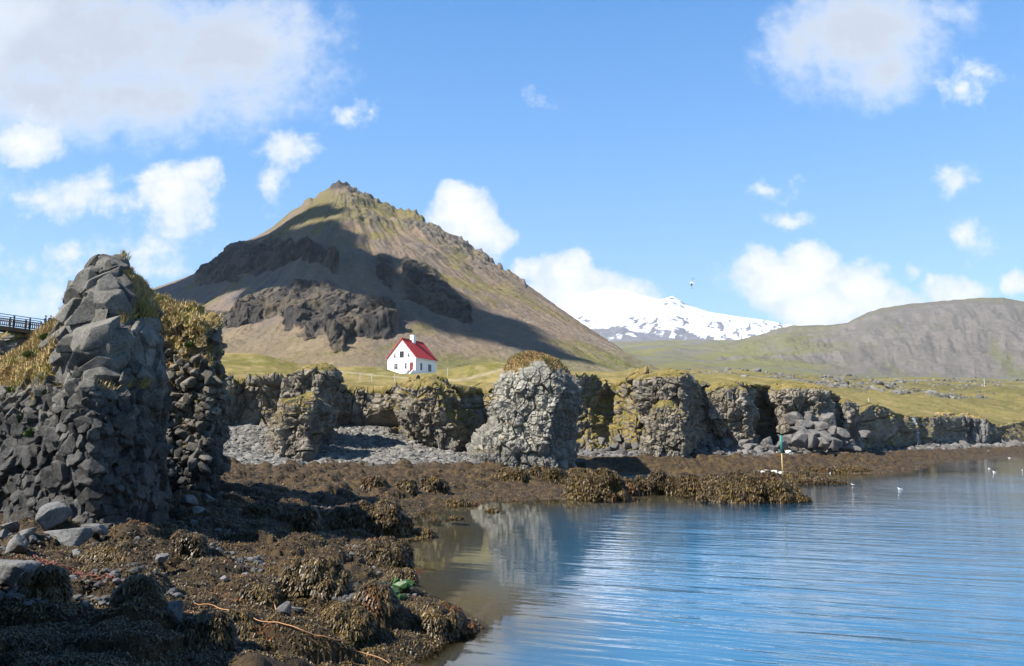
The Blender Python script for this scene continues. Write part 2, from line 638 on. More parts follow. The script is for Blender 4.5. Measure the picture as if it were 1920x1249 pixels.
# ------------------------------------------------------------------ cliff line: (photo px, base D, base row, rim D, rim row)
RIM = [(-700, 45, 850, 50, 560), (-300, 58, 850, 64, 606), (0, 62, 850, 66, 628), (60, 66, 860, 72, 626), (110, 70, 860, 75, 634), (200, 78, 850, 84, 690), (330, 86, 825, 92, 712),
       (420, 87, 815, 93, 712), (470, 90, 800, 95, 711), (540, 90, 800, 95, 710), (600, 94, 800, 99, 713), (650, 96, 797, 101, 722),
       (700, 98, 797, 102, 725), (755, 95, 812, 99, 719), (820, 92, 842, 97, 716), (880, 96, 848, 101, 722), (905, 101, 838, 105, 728),
       (945, 100, 835, 104, 722), (1000, 98, 840, 104, 712), (1085, 97, 848, 106, 704), (1140, 100, 848, 114, 712), (1190, 100, 850, 108, 702),
       (1260, 101, 848, 107, 704), (1305, 104, 845, 110, 718), (1350, 106, 842, 112, 721), (1412, 109, 842, 114, 722), (1445, 116, 840, 120, 724),
       (1490, 115, 841, 120, 722), (1555, 117, 841, 124, 731), (1580, 130, 836, 134, 754), (1612, 138, 832, 145, 771), (1680, 168, 831, 178, 774),
       (1720, 188, 830, 193, 783), (1745, 194, 830, 198, 783), (1850, 228, 830, 233, 787), (1875, 243, 831, 262, 800), (1950, 275, 834, 312, 790), (2200, 300, 834, 340, 780)]
_r = np.array(RIM, float)
_bk, _be = ke(_r[:, 0], _r[:, 2])
_rk, _re = ke(_r[:, 0], _r[:, 4])


def rim_D(k):
    return np.interp(k, _rk, _r[:, 3])


def base_D(k):
    return np.interp(k, _bk, _r[:, 1])


# moor height: e = (z-H)/Y as a function of (k, ln Y)
MOOR_PTS = [(-300, 640, 90), (-300, 640, 300), (100, 655, 90), (100, 655, 300), (100, 690, 700), (420, 698, 102), (450, 675, 118), (500, 671, 122), (545, 690, 120),
            (415, 672, 116), (480, 700, 150), (480, 700, 300), (600, 705, 112), (640, 692, 135), (690, 688, 138), (722, 694, 138), (748, 706, 140), (770, 711, 143), (770, 712, 150), (820, 711, 146), (815, 710, 156), (735, 702, 150), (725, 706, 160), (780, 710, 135),
            (800, 707, 175), (740, 707, 175), (855, 695, 122), (900, 684, 128), (935, 681, 128), (985, 690, 130), (600, 700, 400), (800, 697, 500), (900, 694, 500), (1000, 694, 500),
            (1090, 703, 128), (1150, 702, 132), (1210, 702, 135), (1250, 706, 140), (1100, 702, 300), (1200, 706, 300), (1200, 699, 700), (1300, 718, 130), (1400, 718, 150),
            (1500, 722, 160), (1560, 728, 170), (1300, 714, 400), (1500, 719, 400), (1600, 748, 190), (1650, 766, 205), (1700, 768, 240), (1800, 772, 270), (1900, 778, 335),
            (1650, 742, 300), (1700, 730, 450), (1850, 727, 480), (2000, 727, 480), (1600, 723, 500), (1700, 719, 800), (1900, 719, 800), (2100, 719, 800), (1200, 690, 1200),
            (1300, 696, 1000), (1300, 682, 1800), (1300, 662, 3000), (1200, 654, 4000), (1300, 646, 5000), (1400, 692, 1500), (1400, 674, 2500), (1450, 656, 4000), (1600, 714, 1500),
            (1900, 715, 1500), (2100, 715, 1500), (1600, 702, 2500), (1900, 706, 2500), (1400, 640, 6000), (1200, 640, 6000), (1900, 692, 6000), (800, 692, 1000), (400, 692, 1000),
            (800, 690, 6000), (0, 690, 2000), (-300, 700, 6000), (2300, 692, 6000), (2300, 770, 360)]
_mk, _me = ke([p[0] for p in MOOR_PTS], [p[1] for p in MOOR_PTS])
_mp = [(a, math.log(p[2])) for a, p in zip(_mk, MOOR_PTS)] + [(a, math.log(d)) for a, d in zip(_rk, _r[:, 3])]
MOOR_RBF = RBF(_mp, list(_me) + list(_re), .05).table(-1.05, 1.05, math.log(40), math.log(8200), 460)


def moor_z(k, D, rough=True):
    e = MOOR_RBF(np.stack([k, np.log(D)], -1))
    z = H + e * D
    if rough:
        P = np.stack([k * D, D, 0 * k], -1)
        z = z + fbm(P / 14, 3, 5) * .35 * sstep(D, 100, 125) + fbm(P / 2.2, 3, 9) * .10
        far = sstep(D, 150, 420) * sstep(k, .05, .3)
        z = z + far * (fbm(P / 38, 4, 21) * 1.9 + fbm(P / 7, 3, 22) * .35) + sstep(D, 500, 900) * (fbm(P / 110, 4, 31) * 5) + sstep(D, 1300, 3000) * fbm(P / 420, 4, 41) * 26
    return z


# shore heights
SHORE = []
for (px, py) in [(745, 1249), (800, 1222), (886, 1182), (868, 1160), (820, 1130), (770, 1112), (735, 1085), (765, 1064), (745, 1045), (715, 1019), (795, 1005), (762, 985), (768, 970),
                 (800, 951), (890, 943), (900, 929), (980, 927), (1060, 933), (1640, 886), (1700, 870), (1800, 863), (1890, 857), (1960, 851), (2150, 846), (640, 1300)]:
    SHORE.append((*on(px, py, 0)[:2], .03))
for (px, py, z) in [(1090, 905, .05), (980, 905, .3), (900, 915, .2), (1090, 880, .4), (1560, 880, .15), (1700, 845, 1.2), (1800, 842, 1.2), (1900, 839, 1.2), (2100, 836, 1.5), (980, 884, .7), (850, 882, 1.0), (1060, 882, .6),
                    (700, 880, 1.25), (600, 876, 1.4), (450, 905, 1.2), (420, 930, 1.2), (300, 950, 1.3), (250, 995, 1.2), (100, 1010, 1.4), (0, 1020, 1.5),
                    (-150, 1020, 1.8), (-400, 1000, 2.2), (0, 1240, 1.0), (200, 1240, 1.0), (400, 1240, .65), (600, 1240, .32), (690, 1240, .14), (-300, 1240, 1.3), (100, 1120, 1.2), (300, 1120, 1.0), (500, 1120, .75),
                    (650, 1120, .4), (720, 1150, .2), (800, 1185, .18), (450, 1020, .8), (600, 1010, .5), (680, 1040, .25), (300, 1030, 1.0), (600, 960, .7), (500, 950, .9), (700, 930, .5),
                    (650, 915, .55), (850, 915, .3), (780, 945, .16), (700, 985, .35), (0, 1500, .9), (400, 1500, .4), (-600, 1249, 1.5)]:
    SHORE.append(tuple(on(px, py, z)))
for (px, py, D) in [(620, 845, 83), (700, 850, 84), (780, 850, 84), (700, 868, 77), (560, 868, 75), (700, 802, 101), (620, 805, 98), (500, 805, 90), (450, 840, 78), (430, 870, 66), (850, 860, 81), (800, 832, 94),
                    (1150, 805, 110), (1130, 838, 103), (1385, 832, 112), (1120, 868, 89), (1200, 868, 92), (1300, 868, 93), (1420, 868, 94), (1500, 868, 97), (1560, 866, 102), (1120, 853, 97), (1200, 853, 99), (1300, 853, 100), (1400, 853, 101), (1500, 851, 108), (1600, 850, 122), (1640, 858, 112), (1700, 832, 190), (1800, 833, 228), (1920, 833, 275), (2100, 833, 300), (380, 860, 70), (200, 860, 72), (0, 870, 60), (-300, 880, 55)]:
    SHORE.append(tuple(at(px, py, D)))
for (px, py, z) in [(1000, 962, -.5), (1000, 1050, -.8), (900, 1222, -.6), (830, 1090, -.3), (800, 1050, -.2), (850, 980, -.3), (1200, 960, -1.0), (1300, 1100, -1.8), (1700, 1000, -2), (1700, 900, -1), (1900, 1200, -2.5),
                    (1100, 1240, -1.2), (1600, 1240, -2.5), (1900, 875, -.8), (1300, 945, -.5), (1450, 945, -.6), (1560, 930, -.7), (1150, 889, -.12), (1300, 889, -.14), (1420, 888, -.12), (1200, 900, -.1), (1330, 900, -.1),
                    (900, 950, -.2), (760, 1075, -.08), (2100, 1000, -2), (2200, 1240, -2), (1500, 1500, -2.5), (900, 1500, -.9), (1650, 896, -.6), (1560, 890, -.12), (1800, 875, -.6), (2150, 860, -.8),
                    (1500, 895, -.06)]:
    p = on(px, py, 0)
    SHORE.append((p[0], p[1], z))
_sp = np.array(SHORE)
SHORE_RBF = RBF(np.stack([_sp[:, 0] / _sp[:, 1], np.log(_sp[:, 1])], -1), _sp[:, 2], .035).table(-1.05, 1.05, math.log(6.5), math.log(470), 420)


def weed_amount(X, Y, z):
    P = np.stack([X, Y, 0 * X], -1)
    line = np.where(Y < 66, 3.0, np.where(X < 8, 1.50, np.interp(Y, [85, 110, 150], [1.8, 1.75, 1.2])))
    w = sstep(z + fbm(P / 3.0, 3, 71) * .22, line + .12, line - .12)
    return w


def shore_z(X, Y, detail=True):
    k = X / Y
    z = SHORE_RBF(np.stack([k, np.log(Y)], -1))
    if detail:
        P = np.stack([X, Y, 0 * X], -1)
        w = weed_amount(X, Y, z)
        wet = sstep(z, -.16, .10)
        F1, F2, R, _ = voro(P / 1.3 + fbm(P / 1.1, 2, 3)[..., None] * .3, 100, True)
        z = z + w * wet * np.sqrt(np.clip(1 - (F1 / .62) ** 2, 0, 1)) * (.05 + .58 * R[..., 0] ** 2.0) * np.clip((z + .25) * 1.6, .2, 1)
        F1, F2, R, _ = voro(P / .42 + fbm(P / .4, 2, 4)[..., None] * .25, 200, True)
        z = z + w * wet * np.sqrt(np.clip(1 - (F1 / .65) ** 2, 0, 1)) * (.02 + .11 * R[..., 0]) * np.clip((z + .25) * 1.6, .2, 1)
        z = z + w * wet * (fbm(P / .30, 3, 51, .65) * .035 - .05) + (1 - w) * fbm(P / .6, 3, 61) * .06
        z = z + fbm(P / 5.0, 3, 81) * .10 * wet
    return z


def hit(px, py, fn=None, d0=9.0, d1=330.0):
    """first ground point along the ray through a photo pixel"""
    a, fy, fz = ray(px, py)
    D = np.geomspace(d0, d1, 1600)
    X, Z = D * a / fy, H + D * fz / fy
    g = (fn or shore_z)(X, D)
    i = int(np.argmax(Z < g)) if np.any(Z < g) else len(D) - 1
    return np.array([X[i], D[i], g[i]])


# ------------------------------------------------------------------ ground and moor
def ground_mat():
    m, h, b = new_mat('shore_ground', rough=.75, spec=.25)
    p = h.pos()
    n0 = h.noise(p, .35, 5, .6)
    n1 = h.noise(p, 2.0, 6, .65)
    n2 = h.noise(p, 20.0, 6, .75)
    c = h.mix(h.step(n1, .35, .65), (0.024, 0.017, 0.010), (0.080, 0.053, 0.024))
    c = h.mix(h.math('MULTIPLY', h.step(h.math('ADD', h.math('MULTIPLY', n0, .5), h.math('MULTIPLY', n1, .5)), .50, .62), .5), c, (0.10, 0.066, 0.020))
    c = h.mix(h.math('MULTIPLY', h.step(h.noise(p, 4.5, 4, .6), .60, .72), .5), c, (0.15, 0.058, 0.018))
    c = h.mix(h.step(n2, .33, .7), h.mix(1., c, (.45, .42, .4), 'MULTIPLY'), h.mix(1., c, (1.45, 1.4, 1.3), 'MULTIPLY'))
    st = h.voronoi(p, 3.4, out='Color')
    sv = h.n.new('ShaderNodeSeparateColor')
    h.put(sv.inputs[0], st)
    g = h.mix(sv.outputs[0], (.07, .069, .067), (.19, .186, .178))
    c = h.mix(h.attr('weed'), g, c)
    sand = h.mix(n1, (.115, .085, .055), (.20, .155, .105))
    c = h.mix(h.attr('sand'), c, sand)
    h.put(b.inputs['Base Color'], c)
    h.put(b.inputs['Normal'], h.bump(h.noise(p, 24.0, 8, .8), .9, .08))
    return m


def build_ground():
    nk, nd = 1000, 880
    k = np.linspace(-.98, .98, nk)
    D = np.geomspace(7.0, 420, nd)
    K, DD = np.meshgrid(k, D)
    X = K * DD
    z0 = shore_z(X, DD, False)
    z = shore_z(X, DD)
    w = weed_amount(X, DD, z0)
    P = np.stack([X, DD, 0 * X], -1)
    sand = sstep(z0 + fbm(P / 2.5, 3, 91) * .06, -.02, -.12)
    V = np.stack([X, DD, z], -1)
    me = mesh_data('ground', V, grid_quads(nd, nk)[:, ::-1][:, [3, 2, 1, 0]], mats=[ground_mat()], attrs={'weed': w, 'sand': sand}, smooth=True)
    link('ground', me, kind='structure')
    # water sheet over it
    nk2, nd2 = 260, 240
    k = np.linspace(-1.6, 1.6, nk2)
    D = np.geomspace(3.0, 460, nd2)
    K, DD = np.meshgrid(k, D)
    X = K * DD
    dep = -shore_z(np.clip(K, -.98, .98) * np.clip(DD, 7, 420), np.clip(DD, 7, 420), False)
    V = np.stack([X, DD, 0 * X], -1)
    link('water', mesh_data('water', V, grid_quads(nd2, nk2), mats=[water_mat()], attrs={'depth': dep}, smooth=True), kind='structure')


def water_mat():
    m = bpy.data.materials.new('sea_water')
    m.use_nodes = True
    h = NT(m.node_tree)
    for n in list(h.n):
        h.n.remove(n)
    out = h.n.new('ShaderNodeOutputMaterial')
    p = h.pos()
    mp = h.n.new('ShaderNodeMapping')
    h.put(mp.inputs['Vector'], p)
    mp.inputs['Rotation'].default_value = (0, 0, math.radians(20))
    q = mp.outputs[0]
    wob = h.noise(p, .10, 3, .5)
    q2 = h.scale3(q, .16, .85, 1.0)
    a = h.noise(q2, 1.0, 3, .5, .25)
    q3 = h.scale3(q, .24, 2.1, 1.0)
    b_ = h.noise(q3, 1.0, 3, .5, .15)
    c_ = h.noise(h.scale3(p, 1.6, 4.5, 1), 1.0, 3, .6)
    calm = h.step(h.attr('depth'), .25, 1.4, True, .16, 1.0)
    patch = h.step(h.noise(p, .07, 3, .5), .35, .65, True, .55, 1.15)
    hh = h.math('ADD', h.math('MULTIPLY', a, .065), h.math('ADD', h.math('MULTIPLY', b_, .046), h.math('MULTIPLY', c_, .005)))
    sx = h.n.new('ShaderNodeSeparateXYZ')
    h.put(sx.inputs[0], p)
    lee = h.step(h.math('ADD', h.math('ADD', sx.outputs[0], h.math('MULTIPLY', sx.outputs[1], -.085)), h.math('MULTIPLY', h.math('SUBTRACT', wob, .5), 6.0)), -2.0, 5.5, True, .30, 1.0)
    hh = h.math('MULTIPLY', h.math('MULTIPLY', hh, lee), h.math('MULTIPLY', calm, patch))
    nrm = h.bump(hh, 1.0, 1.0)
    fr = h.n.new('ShaderNodeFresnel')
    fr.inputs['IOR'].default_value = 1.33
    h.put(fr.inputs['Normal'], nrm)
    gl = h.n.new('ShaderNodeBsdfGlossy')
    gl.inputs['Roughness'].default_value = .03
    gl.inputs['Color'].default_value = (1, 1, 1, 1)
    h.put(gl.inputs['Normal'], nrm)
    tr = h.n.new('ShaderNodeBsdfTransparent')
    tr.inputs['Color'].default_value = (.66, .70, .64, 1)
    df = h.n.new('ShaderNodeBsdfDiffuse')
    df.inputs['Color'].default_value = (.021, .100, .190, 1)
    body = h.n.new('ShaderNodeMixShader')
    h.put(body.inputs[0], h.step(h.attr('depth'), .12, 1.7))
    h.l.new(tr.outputs[0], body.inputs[1])
    h.l.new(df.outputs[0], body.inputs[2])
    ms = h.n.new('ShaderNodeMixShader')
    h.put(ms.inputs[0], fr.outputs[0])
    h.l.new(body.outputs[0], ms.inputs[1])
    h.l.new(gl.outputs[0], ms.inputs[2])
    h.l.new(ms.outputs[0], out.inputs[0])
    return m


def build_moor():
    nk, nd = 1100, 620
    k = np.linspace(-.95, .95, nk)
    D = np.geomspace(60, 8000, nd)
    K, DD = np.meshgrid(k, D)
    z = moor_z(K, DD)
    rd = rim_D(K)
    z = z - 12 * np.clip((rd + 7.0 - DD) / 2.0, 0, 1)
    X = K * DD
    P = np.stack([X, DD, 0 * X], -1)
    n1 = fbm(P / 9, 4, 301)
    n2 = fbm(P / 2.2, 3, 302)
    n3 = fbm(P / 60, 4, 303)
    c = cmix((.200, .155, .065), (.115, .104, .028), sstep(n1 + .6 * n2, -.35, .5))
    c = cmix(c, (.24, .19, .10), sstep(n2 + n1, .35, .9) * .6)
    trk = np.exp(-((DD - 119 - 5 * np.sin(K * 22) - 18 * np.abs(K + .12)) / .9) ** 2) * sstep(K, -.28, -.24) * sstep(-K, -.03, .02)
    c = cmix(c, (.27, .22, .145), trk * .8)
    far = sstep(DD, 150, 500) * sstep(K, .1, .35)
    cf = cmix((.150, .125, .045), (.095, .085, .035), sstep(n3 + .8 * n1 + .4 * n2, -.4, .5))
    cf = cmix(cf, (.15, .135, .12), sstep(fbm(P / 25, 4, 305), .25, .6) * sstep(DD, 420, 600) * .9)
    c = cmix(c, cf, far)
    c = c * (1 + .22 * fbm(P / 1.1, 3, 308) + .16 * fbm(P / 4.5, 3, 309))[..., None]
    n4 = fbm(P / 300, 4, 306)
    cv = cmix((.125, .12, .05), (.11, .105, .075), sstep(n4, -.2, .4))
    cv = cmix(cv, (.125, .12, .12), sstep(fbm(P / 150, 4, 307), .15, .6) * .8)
    c = cmix(c, cv, sstep(DD, 900, 1500))
    V = np.stack([X, DD, z], -1)
    me = mesh_data('moorland', V, grid_quads(nd, nk), mats=[attr_color_mat('moor_grass', .95, .05, 4.0, .8, .12, .45)], cols={'col': c}, smooth=True)
    link('moorland', me, kind='structure')


build_ground()
build_moor()


# ------------------------------------------------------------------ mountains
def interp_ke(pts, k):
    p = np.array(pts, float)
    kk, ee = ke(p[:, 0], p[:, 1])
    o = np.argsort(kk)
    return np.interp(k, kk[o], ee[o])


def build_mountain():
    sil = [(-500, 760), (-100, 700), (60, 645), (130, 612), (200, 576), (285, 541), (330, 526), (370, 511), (400, 497), (420, 480), (428, 463), (440, 459), (480, 444), (512, 425), (545, 396), (566, 385),
           (571, 377), (581, 371), (588, 374), (600, 362), (618, 353), (622, 345), (630, 343), (636, 338), (642, 345), (652, 349), (660, 360), (672, 366), (690, 370), (702, 381), (725, 393), (745, 403),
           (768, 400), (784, 408), (800, 425), (830, 437), (850, 452), (868, 459), (884, 473), (900, 480), (925, 498), (960, 516), (978, 524), (984, 524), (986, 532), (1010, 549), (1060, 584), (1110, 620), (1160, 651),
           (1200, 680), (1224, 697), (1300, 735), (1500, 800)]
    nk, nt, nb = 980, 560, 60
    k = np.linspace(-1.02, .35, nk)
    es = interp_ke(sil, k)
    ess = smooth_axis(es, 500, 0, False)
    Yr = np.interp(k, *zip(*[(ke(p, 600)[0], d) for p, d in ((-500, 2000), (200, 1900), (440, 1750), (640, 1650), (900, 1500), (1220, 1150), (1500, 900))]))
    Yb = 620.0
    eb = interp_ke([(-500, 712), (1100, 712), (1220, 720), (1500, 740)], k)
    t = np.linspace(0, 1, nt)[:, None]
    Y = Yb + (Yr[None] - Yb) * t
    zb = H + eb[None] * Yb
    zs = H + (ess[None] + (es - ess)[None] * sstep(t, .86, 1.0)) * Yr[None]
    z = zb + (zs - zb) * (t ** 1.18)
    K = np.broadcast_to(k, Y.shape)
    X = K * Y
    e = (z - H) / Y
    # image-like coordinates of the smooth slope (bearing, elevation) used to place its crags
    b_ = (e * CT - ST) / (CT + e * ST)
    PY = 624.5 - FPX * b_
    PX = 960 + FPX * K * (CT - b_ * ST)
    P = np.stack([X, Y, z], -1)
    crest = sstep(t * np.ones_like(Y), .50, .95)
    wob = fbm(P / 90, 3, 401) * 7
    wob2 = fbm(np.stack([X / 22, Y / 60, z / 60], -1), 3, 402) * 5
    cr = np.zeros_like(z)
    add = np.zeros_like(z)

    def crag(up, lo, A, fuzz=1.0):
        nonlocal cr, add
        u = np.array(up, float)
        l = np.array(lo, float)
        x0, x1 = max(u[0, 0], l[0, 0]), min(u[-1, 0], l[-1, 0])
        yt = np.interp(PX, u[:, 0], u[:, 1]) + wob * .5
        yb_ = np.interp(PX, l[:, 0], l[:, 1]) + wob + wob2 * fuzz
        side = sstep(PX, x0, x0 + 14) * sstep(-PX, -x1, -x1 + 10)
        s = (PY - yt) / np.maximum(yb_ - yt, 3)
        gull = fbm(np.stack([X / 20, Y / 200, z / 130], -1), 4, 411 + len(up), .6, ridged=True)
        for q, (edge, wgt) in enumerate(((.52, .45), (1.0, .55))):
            rag = fbm(np.stack([X / 55, Y / 120, z / 120], -1), 5, 415 + q, .6)
            e_ = yt + (yb_ - yt) * edge - 5 + gull * 2.0 + rag * 10 * fuzz
            top_ = yt + (yb_ - yt) * (edge - .5)
            drop = 11 + 5 * fbm(P / 60, 2, 418 + q)
            ins = sstep(PY, top_ - 4, top_ + .6 * np.maximum(e_ - top_, 4)) * (1 - sstep(PY, e_, e_ + drop)) * side
            add += ins * A * wgt * np.clip(.75 + .15 * gull + .75 * fbm(P / 85, 4, 419 + q, .6), .1, 1.8)
            cr = np.maximum(cr, sstep(PY, e_ - 6, e_ - 2) * (1 - sstep(PY, e_ + drop - 3, e_ + drop + 3)) * side * sstep(fbm(P / 85, 4, 419 + q, .6), -.75, -.35))
        cr = np.maximum(cr, .75 * sstep(s, .05, .3) * (1 - sstep(s, .95, 1.05)) * side * sstep(gull, -.6, .3))
    crag([(361, 522), (385, 502), (431, 460), (464, 457), (495, 451), (522, 446), (543, 460), (580, 466), (607, 472), (640, 502)],
         [(361, 530), (391, 527), (440, 515), (483, 502), (531, 493), (543, 483), (574, 479), (607, 492), (640, 518)], 27)
    crag([(434, 590), (470, 565), (483, 552), (512, 547), (543, 562), (574, 541), (629, 536), (665, 560), (726, 563), (747, 584)],
         [(400, 604), (440, 612), (483, 604), (525, 598), (543, 612), (574, 624), (610, 621), (629, 648), (643, 648), (665, 620), (708, 633), (748, 622)], 30)
    crag([(373, 596), (440, 590), (500, 580)], [(373, 604), (440, 612), (500, 604)], 14)
    crag([(745, 482), (780, 491), (818, 505), (841, 537), (873, 575), (890, 607)],
         [(750, 548), (769, 566), (780, 575), (809, 592), (838, 604), (890, 622)], 30)
    crag([(540, 548), (580, 540), (600, 560)], [(540, 556), (580, 552), (600, 570)], 9)
    crag([(700, 476), (740, 480)], [(700, 510), (740, 540)], 14)
    ridg = fbm(P / 60, 4, 421, .55, True)
    z = z + add + (fbm(P / 160, 4, 431) * 7 + fbm(P / 30, 4, 432) * 1.6) * np.clip(1 - t * .35, 0, 1) * sstep(t * np.ones_like(Y), .02, .2) * (1 - sstep(t * np.ones_like(Y), .93, 1.0) * .8)
    cs = np.clip(cr * 1.3, 0, 1)
    z = z + cs * (fbm(P / 30, 4, 434, .6) * 4 + fbm(P / 13, 3, 435, .6) * 2.5) + fbm(P / 11, 3, 436) * .8
    rocky = crest * sstep(PX, 600, 680) * sstep(-PX, -1010, -900) * sstep(fbm(P / 120, 3, 433) + crest * .7, .25, .75)
    z = z + rocky * np.clip(fbm(P / 26, 4, 441, .6, True), -1, 1.6) * 9
    top = sstep(PX, 560, 575) * sstep(-PX, -1000, -960) * sstep(t * np.ones_like(Y), .96, .995)
    z = z + top * np.abs(fbm(np.stack([X / 9, Y / 60, 0 * X], -1), 3, 445)) * 5
    # colours
    ax, ay = ke(640, 345)[0] * 1650, 1650
    th = np.arctan2(X - ax, ay + 60 - Y)
    rd_ = np.hypot(X - ax, ay + 60 - Y)
    zz = z[..., None] * np.array((0, 0, 1.))
    P3 = np.stack([X, Y, z], -1)
    f3 = fbm(P3 / 16, 4, 437, .62)
    f4 = fbm(P3 * np.array((1, 1, 2.2)) / 26, 4, 438, .6, True)
    Y = Y - cs * (f3 * 5 + f4 * 4)
    X = X + cs * fbm(P3 / 14, 3, 439) * 5
    strk = fbm(np.stack([th * 22, rd_ / 260, 0 * X], -1), 5, 451, .6)
    tt = t * np.ones_like(Y)
    gly = fbm(np.stack([th * 15 + .4 * fbm(P / 150, 2, 458), rd_ / 420, 0 * X], -1), 5, 459, .6, True)
    z = z + gly * 3.2 * sstep(tt, .05, .3) * (1 - sstep(tt, .9, .99)) * (1 - cs)
    pa = fbm(P / 130, 4, 452)
    pb = fbm(P / 35, 4, 453)
    brown = np.array((.205, .155, .105))
    c = cmix((.200, .148, .100), (.155, .124, .095), sstep(strk, -.4, .5))
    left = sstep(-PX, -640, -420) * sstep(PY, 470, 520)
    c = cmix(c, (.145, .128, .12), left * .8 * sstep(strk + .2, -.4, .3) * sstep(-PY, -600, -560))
    tan = sstep(PY + wob, 600, 650) * sstep(-PX, -760, -640)
    c = cmix(c, cmix((.225, .17, .10), (.185, .145, .088), sstep(strk, -.5, .5)), tan * .9)
    green = sstep(pa + pb * .5 + sstep(PY, 520, 400) * .8 + sstep(PY, 640, 690) * sstep(PX, 640, 800) * 1.0 - .45, -.1, .45)
    c = cmix(c, (.150, .128, .050), green * .8)
    c = cmix(c, (.155, .148, .055), sstep(PY, 655, 690) * sstep(PX, 680, 800) * .8)
    c = cmix(c, (.205, .163, .122), sstep(PX, 880, 980) * sstep(PY, 540, 590) * .55 * sstep(strk, -.5, .4))
    yl = sstep(PX, 640, 700) * sstep(-PX, -1010, -900) * sstep(PY - np.interp(PX, [640, 1010], [400, 590]), -60, -20) * sstep(-(PY - np.interp(PX, [640, 1010], [400, 590])), -70, -20)
    c = cmix(c, (.175, .145, .055), yl * sstep(pa + pb, -.3, .4) * .8)
    c = cmix(c, (.135, .118, .102), np.clip(rocky * sstep(pb + strk * .3, -.35, .25), 0, 1) * .9)
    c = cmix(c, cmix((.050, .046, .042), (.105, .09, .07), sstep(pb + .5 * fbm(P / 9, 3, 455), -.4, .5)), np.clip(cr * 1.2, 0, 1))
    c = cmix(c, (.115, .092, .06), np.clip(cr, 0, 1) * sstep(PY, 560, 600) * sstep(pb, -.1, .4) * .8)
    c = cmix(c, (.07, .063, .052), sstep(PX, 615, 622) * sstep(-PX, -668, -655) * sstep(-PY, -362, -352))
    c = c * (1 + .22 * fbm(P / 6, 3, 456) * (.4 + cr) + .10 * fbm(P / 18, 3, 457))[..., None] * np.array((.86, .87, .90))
    Vf = np.stack([X, Y, z], -1)
    # far side falls away
    tb = np.linspace(0, 1, nb)[1:, None]
    Yk = Yr[None] + tb * 900
    zk = z[-1][None] - tb * 560 + fbm(np.stack([k[None] * Yk / 60, Yk / 60, 0 * Yk], -1), 3, 461) * 6
    Vb = np.stack([k[None] * Yk, Yk, zk], -1)
    V = np.concatenate([Vf, Vb], 0)
    C = np.concatenate([c, np.broadcast_to(brown, Vb.shape)], 0)
    me = mesh_data('mountain', V, grid_quads(nt + nb - 1, nk), mats=[attr_color_mat('mountain_scree', .95, .05, .16, 1.0, 4.0, .42)], cols={'col': C}, smooth=True)
    link('mountain', me, kind='structure')
    return V


def build_far(name, sil, base, Yr_, Yb_, kr, nk, nt, colfn, zn, matn, pw=1.1, back=600):
    k = np.linspace(ke(kr[0], 640)[0], ke(kr[1], 640)[0], nk)
    es, eb = interp_ke(sil, k)[None], interp_ke(base, k)[None]
    t = np.linspace(0, 1, nt)[:, None]
    Y = Yb_ + (Yr_ - Yb_) * t * np.ones_like(es)
    ess = smooth_axis(es, 300, 1, False)
    z = (H + eb * Yb_) * (1 - t ** pw) + (H + (ess + (es - ess) * sstep(t, .85, 1)) * Yr_) * t ** pw
    X = k[None] * Y
    P = np.stack([X, Y, z], -1)
    z = z + zn(P, t * np.ones_like(Y), k[None] * np.ones_like(Y)) * sstep(t * np.ones_like(Y), 0, .1)
    e = (z - H) / Y
    b_ = (e * CT - ST) / (CT + e * ST)
    PY = 624.5 - FPX * b_
    PX = 960 + FPX * k[None] * (CT - b_ * ST)
    c = colfn(P, PX, PY, t * np.ones_like(Y), k[None] * np.ones_like(Y))
    tb = np.linspace(0, 1, 12)[1:, None]
    Yk = Yr_ + tb * 1500 + 0 * es
    Vb = np.stack([k[None] * Yk, Yk, z[-1][None] - tb * back], -1)
    V = np.concatenate([np.stack([X, Y, z], -1), Vb], 0)
    C = np.concatenate([c, np.broadcast_to(c[-1:], Vb.shape)], 0)
    me = mesh_data(name, V, grid_quads(nt + 11, nk), mats=[matn], cols={'col': C}, smooth=True)
    return link(name, me, kind='structure')


MOUNT_V = build_mountain()


def snow_col(P, PX, PY, t, k):
    n = fbm(np.stack([P[..., 0] / 220, P[..., 1] / 700, P[..., 2] / 120], -1), 5, 501, .6)
    n2 = fbm(P / 900, 3, 502)
    dg_ = fbm(np.stack([(P[..., 0] - P[..., 2] * 1.3) / 90, P[..., 1] / 900, (P[..., 0] + P[..., 2]) / 420], -1), 5, 503, .62)
    edge = np.interp(PX, [1000, 1100, 1200, 1245, 1280, 1350, 1420, 1500], [610, 598, 604, 595, 600, 613, 622, 630])
    f = sstep(n * 30 + n2 * 10 + (PY - edge) * .8, 12, 20)
    f = np.maximum(f, sstep(dg_ + (PY - 600) * .012, .25, .5) * sstep(PY, 572, 600))
    f = np.maximum(f, sstep(n, .22, .5) * sstep(PX, 1235, 1250) * sstep(-PX, -1330, -1290))
    return cmix((.62, .64, .68), (.12, .12, .135), f)


build_far('snow_mountain', [(900, 600), (1000, 580), (1040, 572), (1080, 556), (1120, 546), (1170, 544), (1210, 556), (1238, 564), (1250, 561), (1261, 557), (1272, 564), (1287, 572), (1330, 586), (1400, 597), (1485, 611), (1560, 625), (1700, 650)],
          [(900, 650), (1700, 655)], 8800, 6000, (930, 1700), 560, 300, snow_col,
          lambda P, t, k: fbm(P / 500, 5, 511, .55, True) * 22 * (1 - .6 * t), attr_color_mat('snow_field', .7, .2, .01, .5, 10., .10), 1.0)


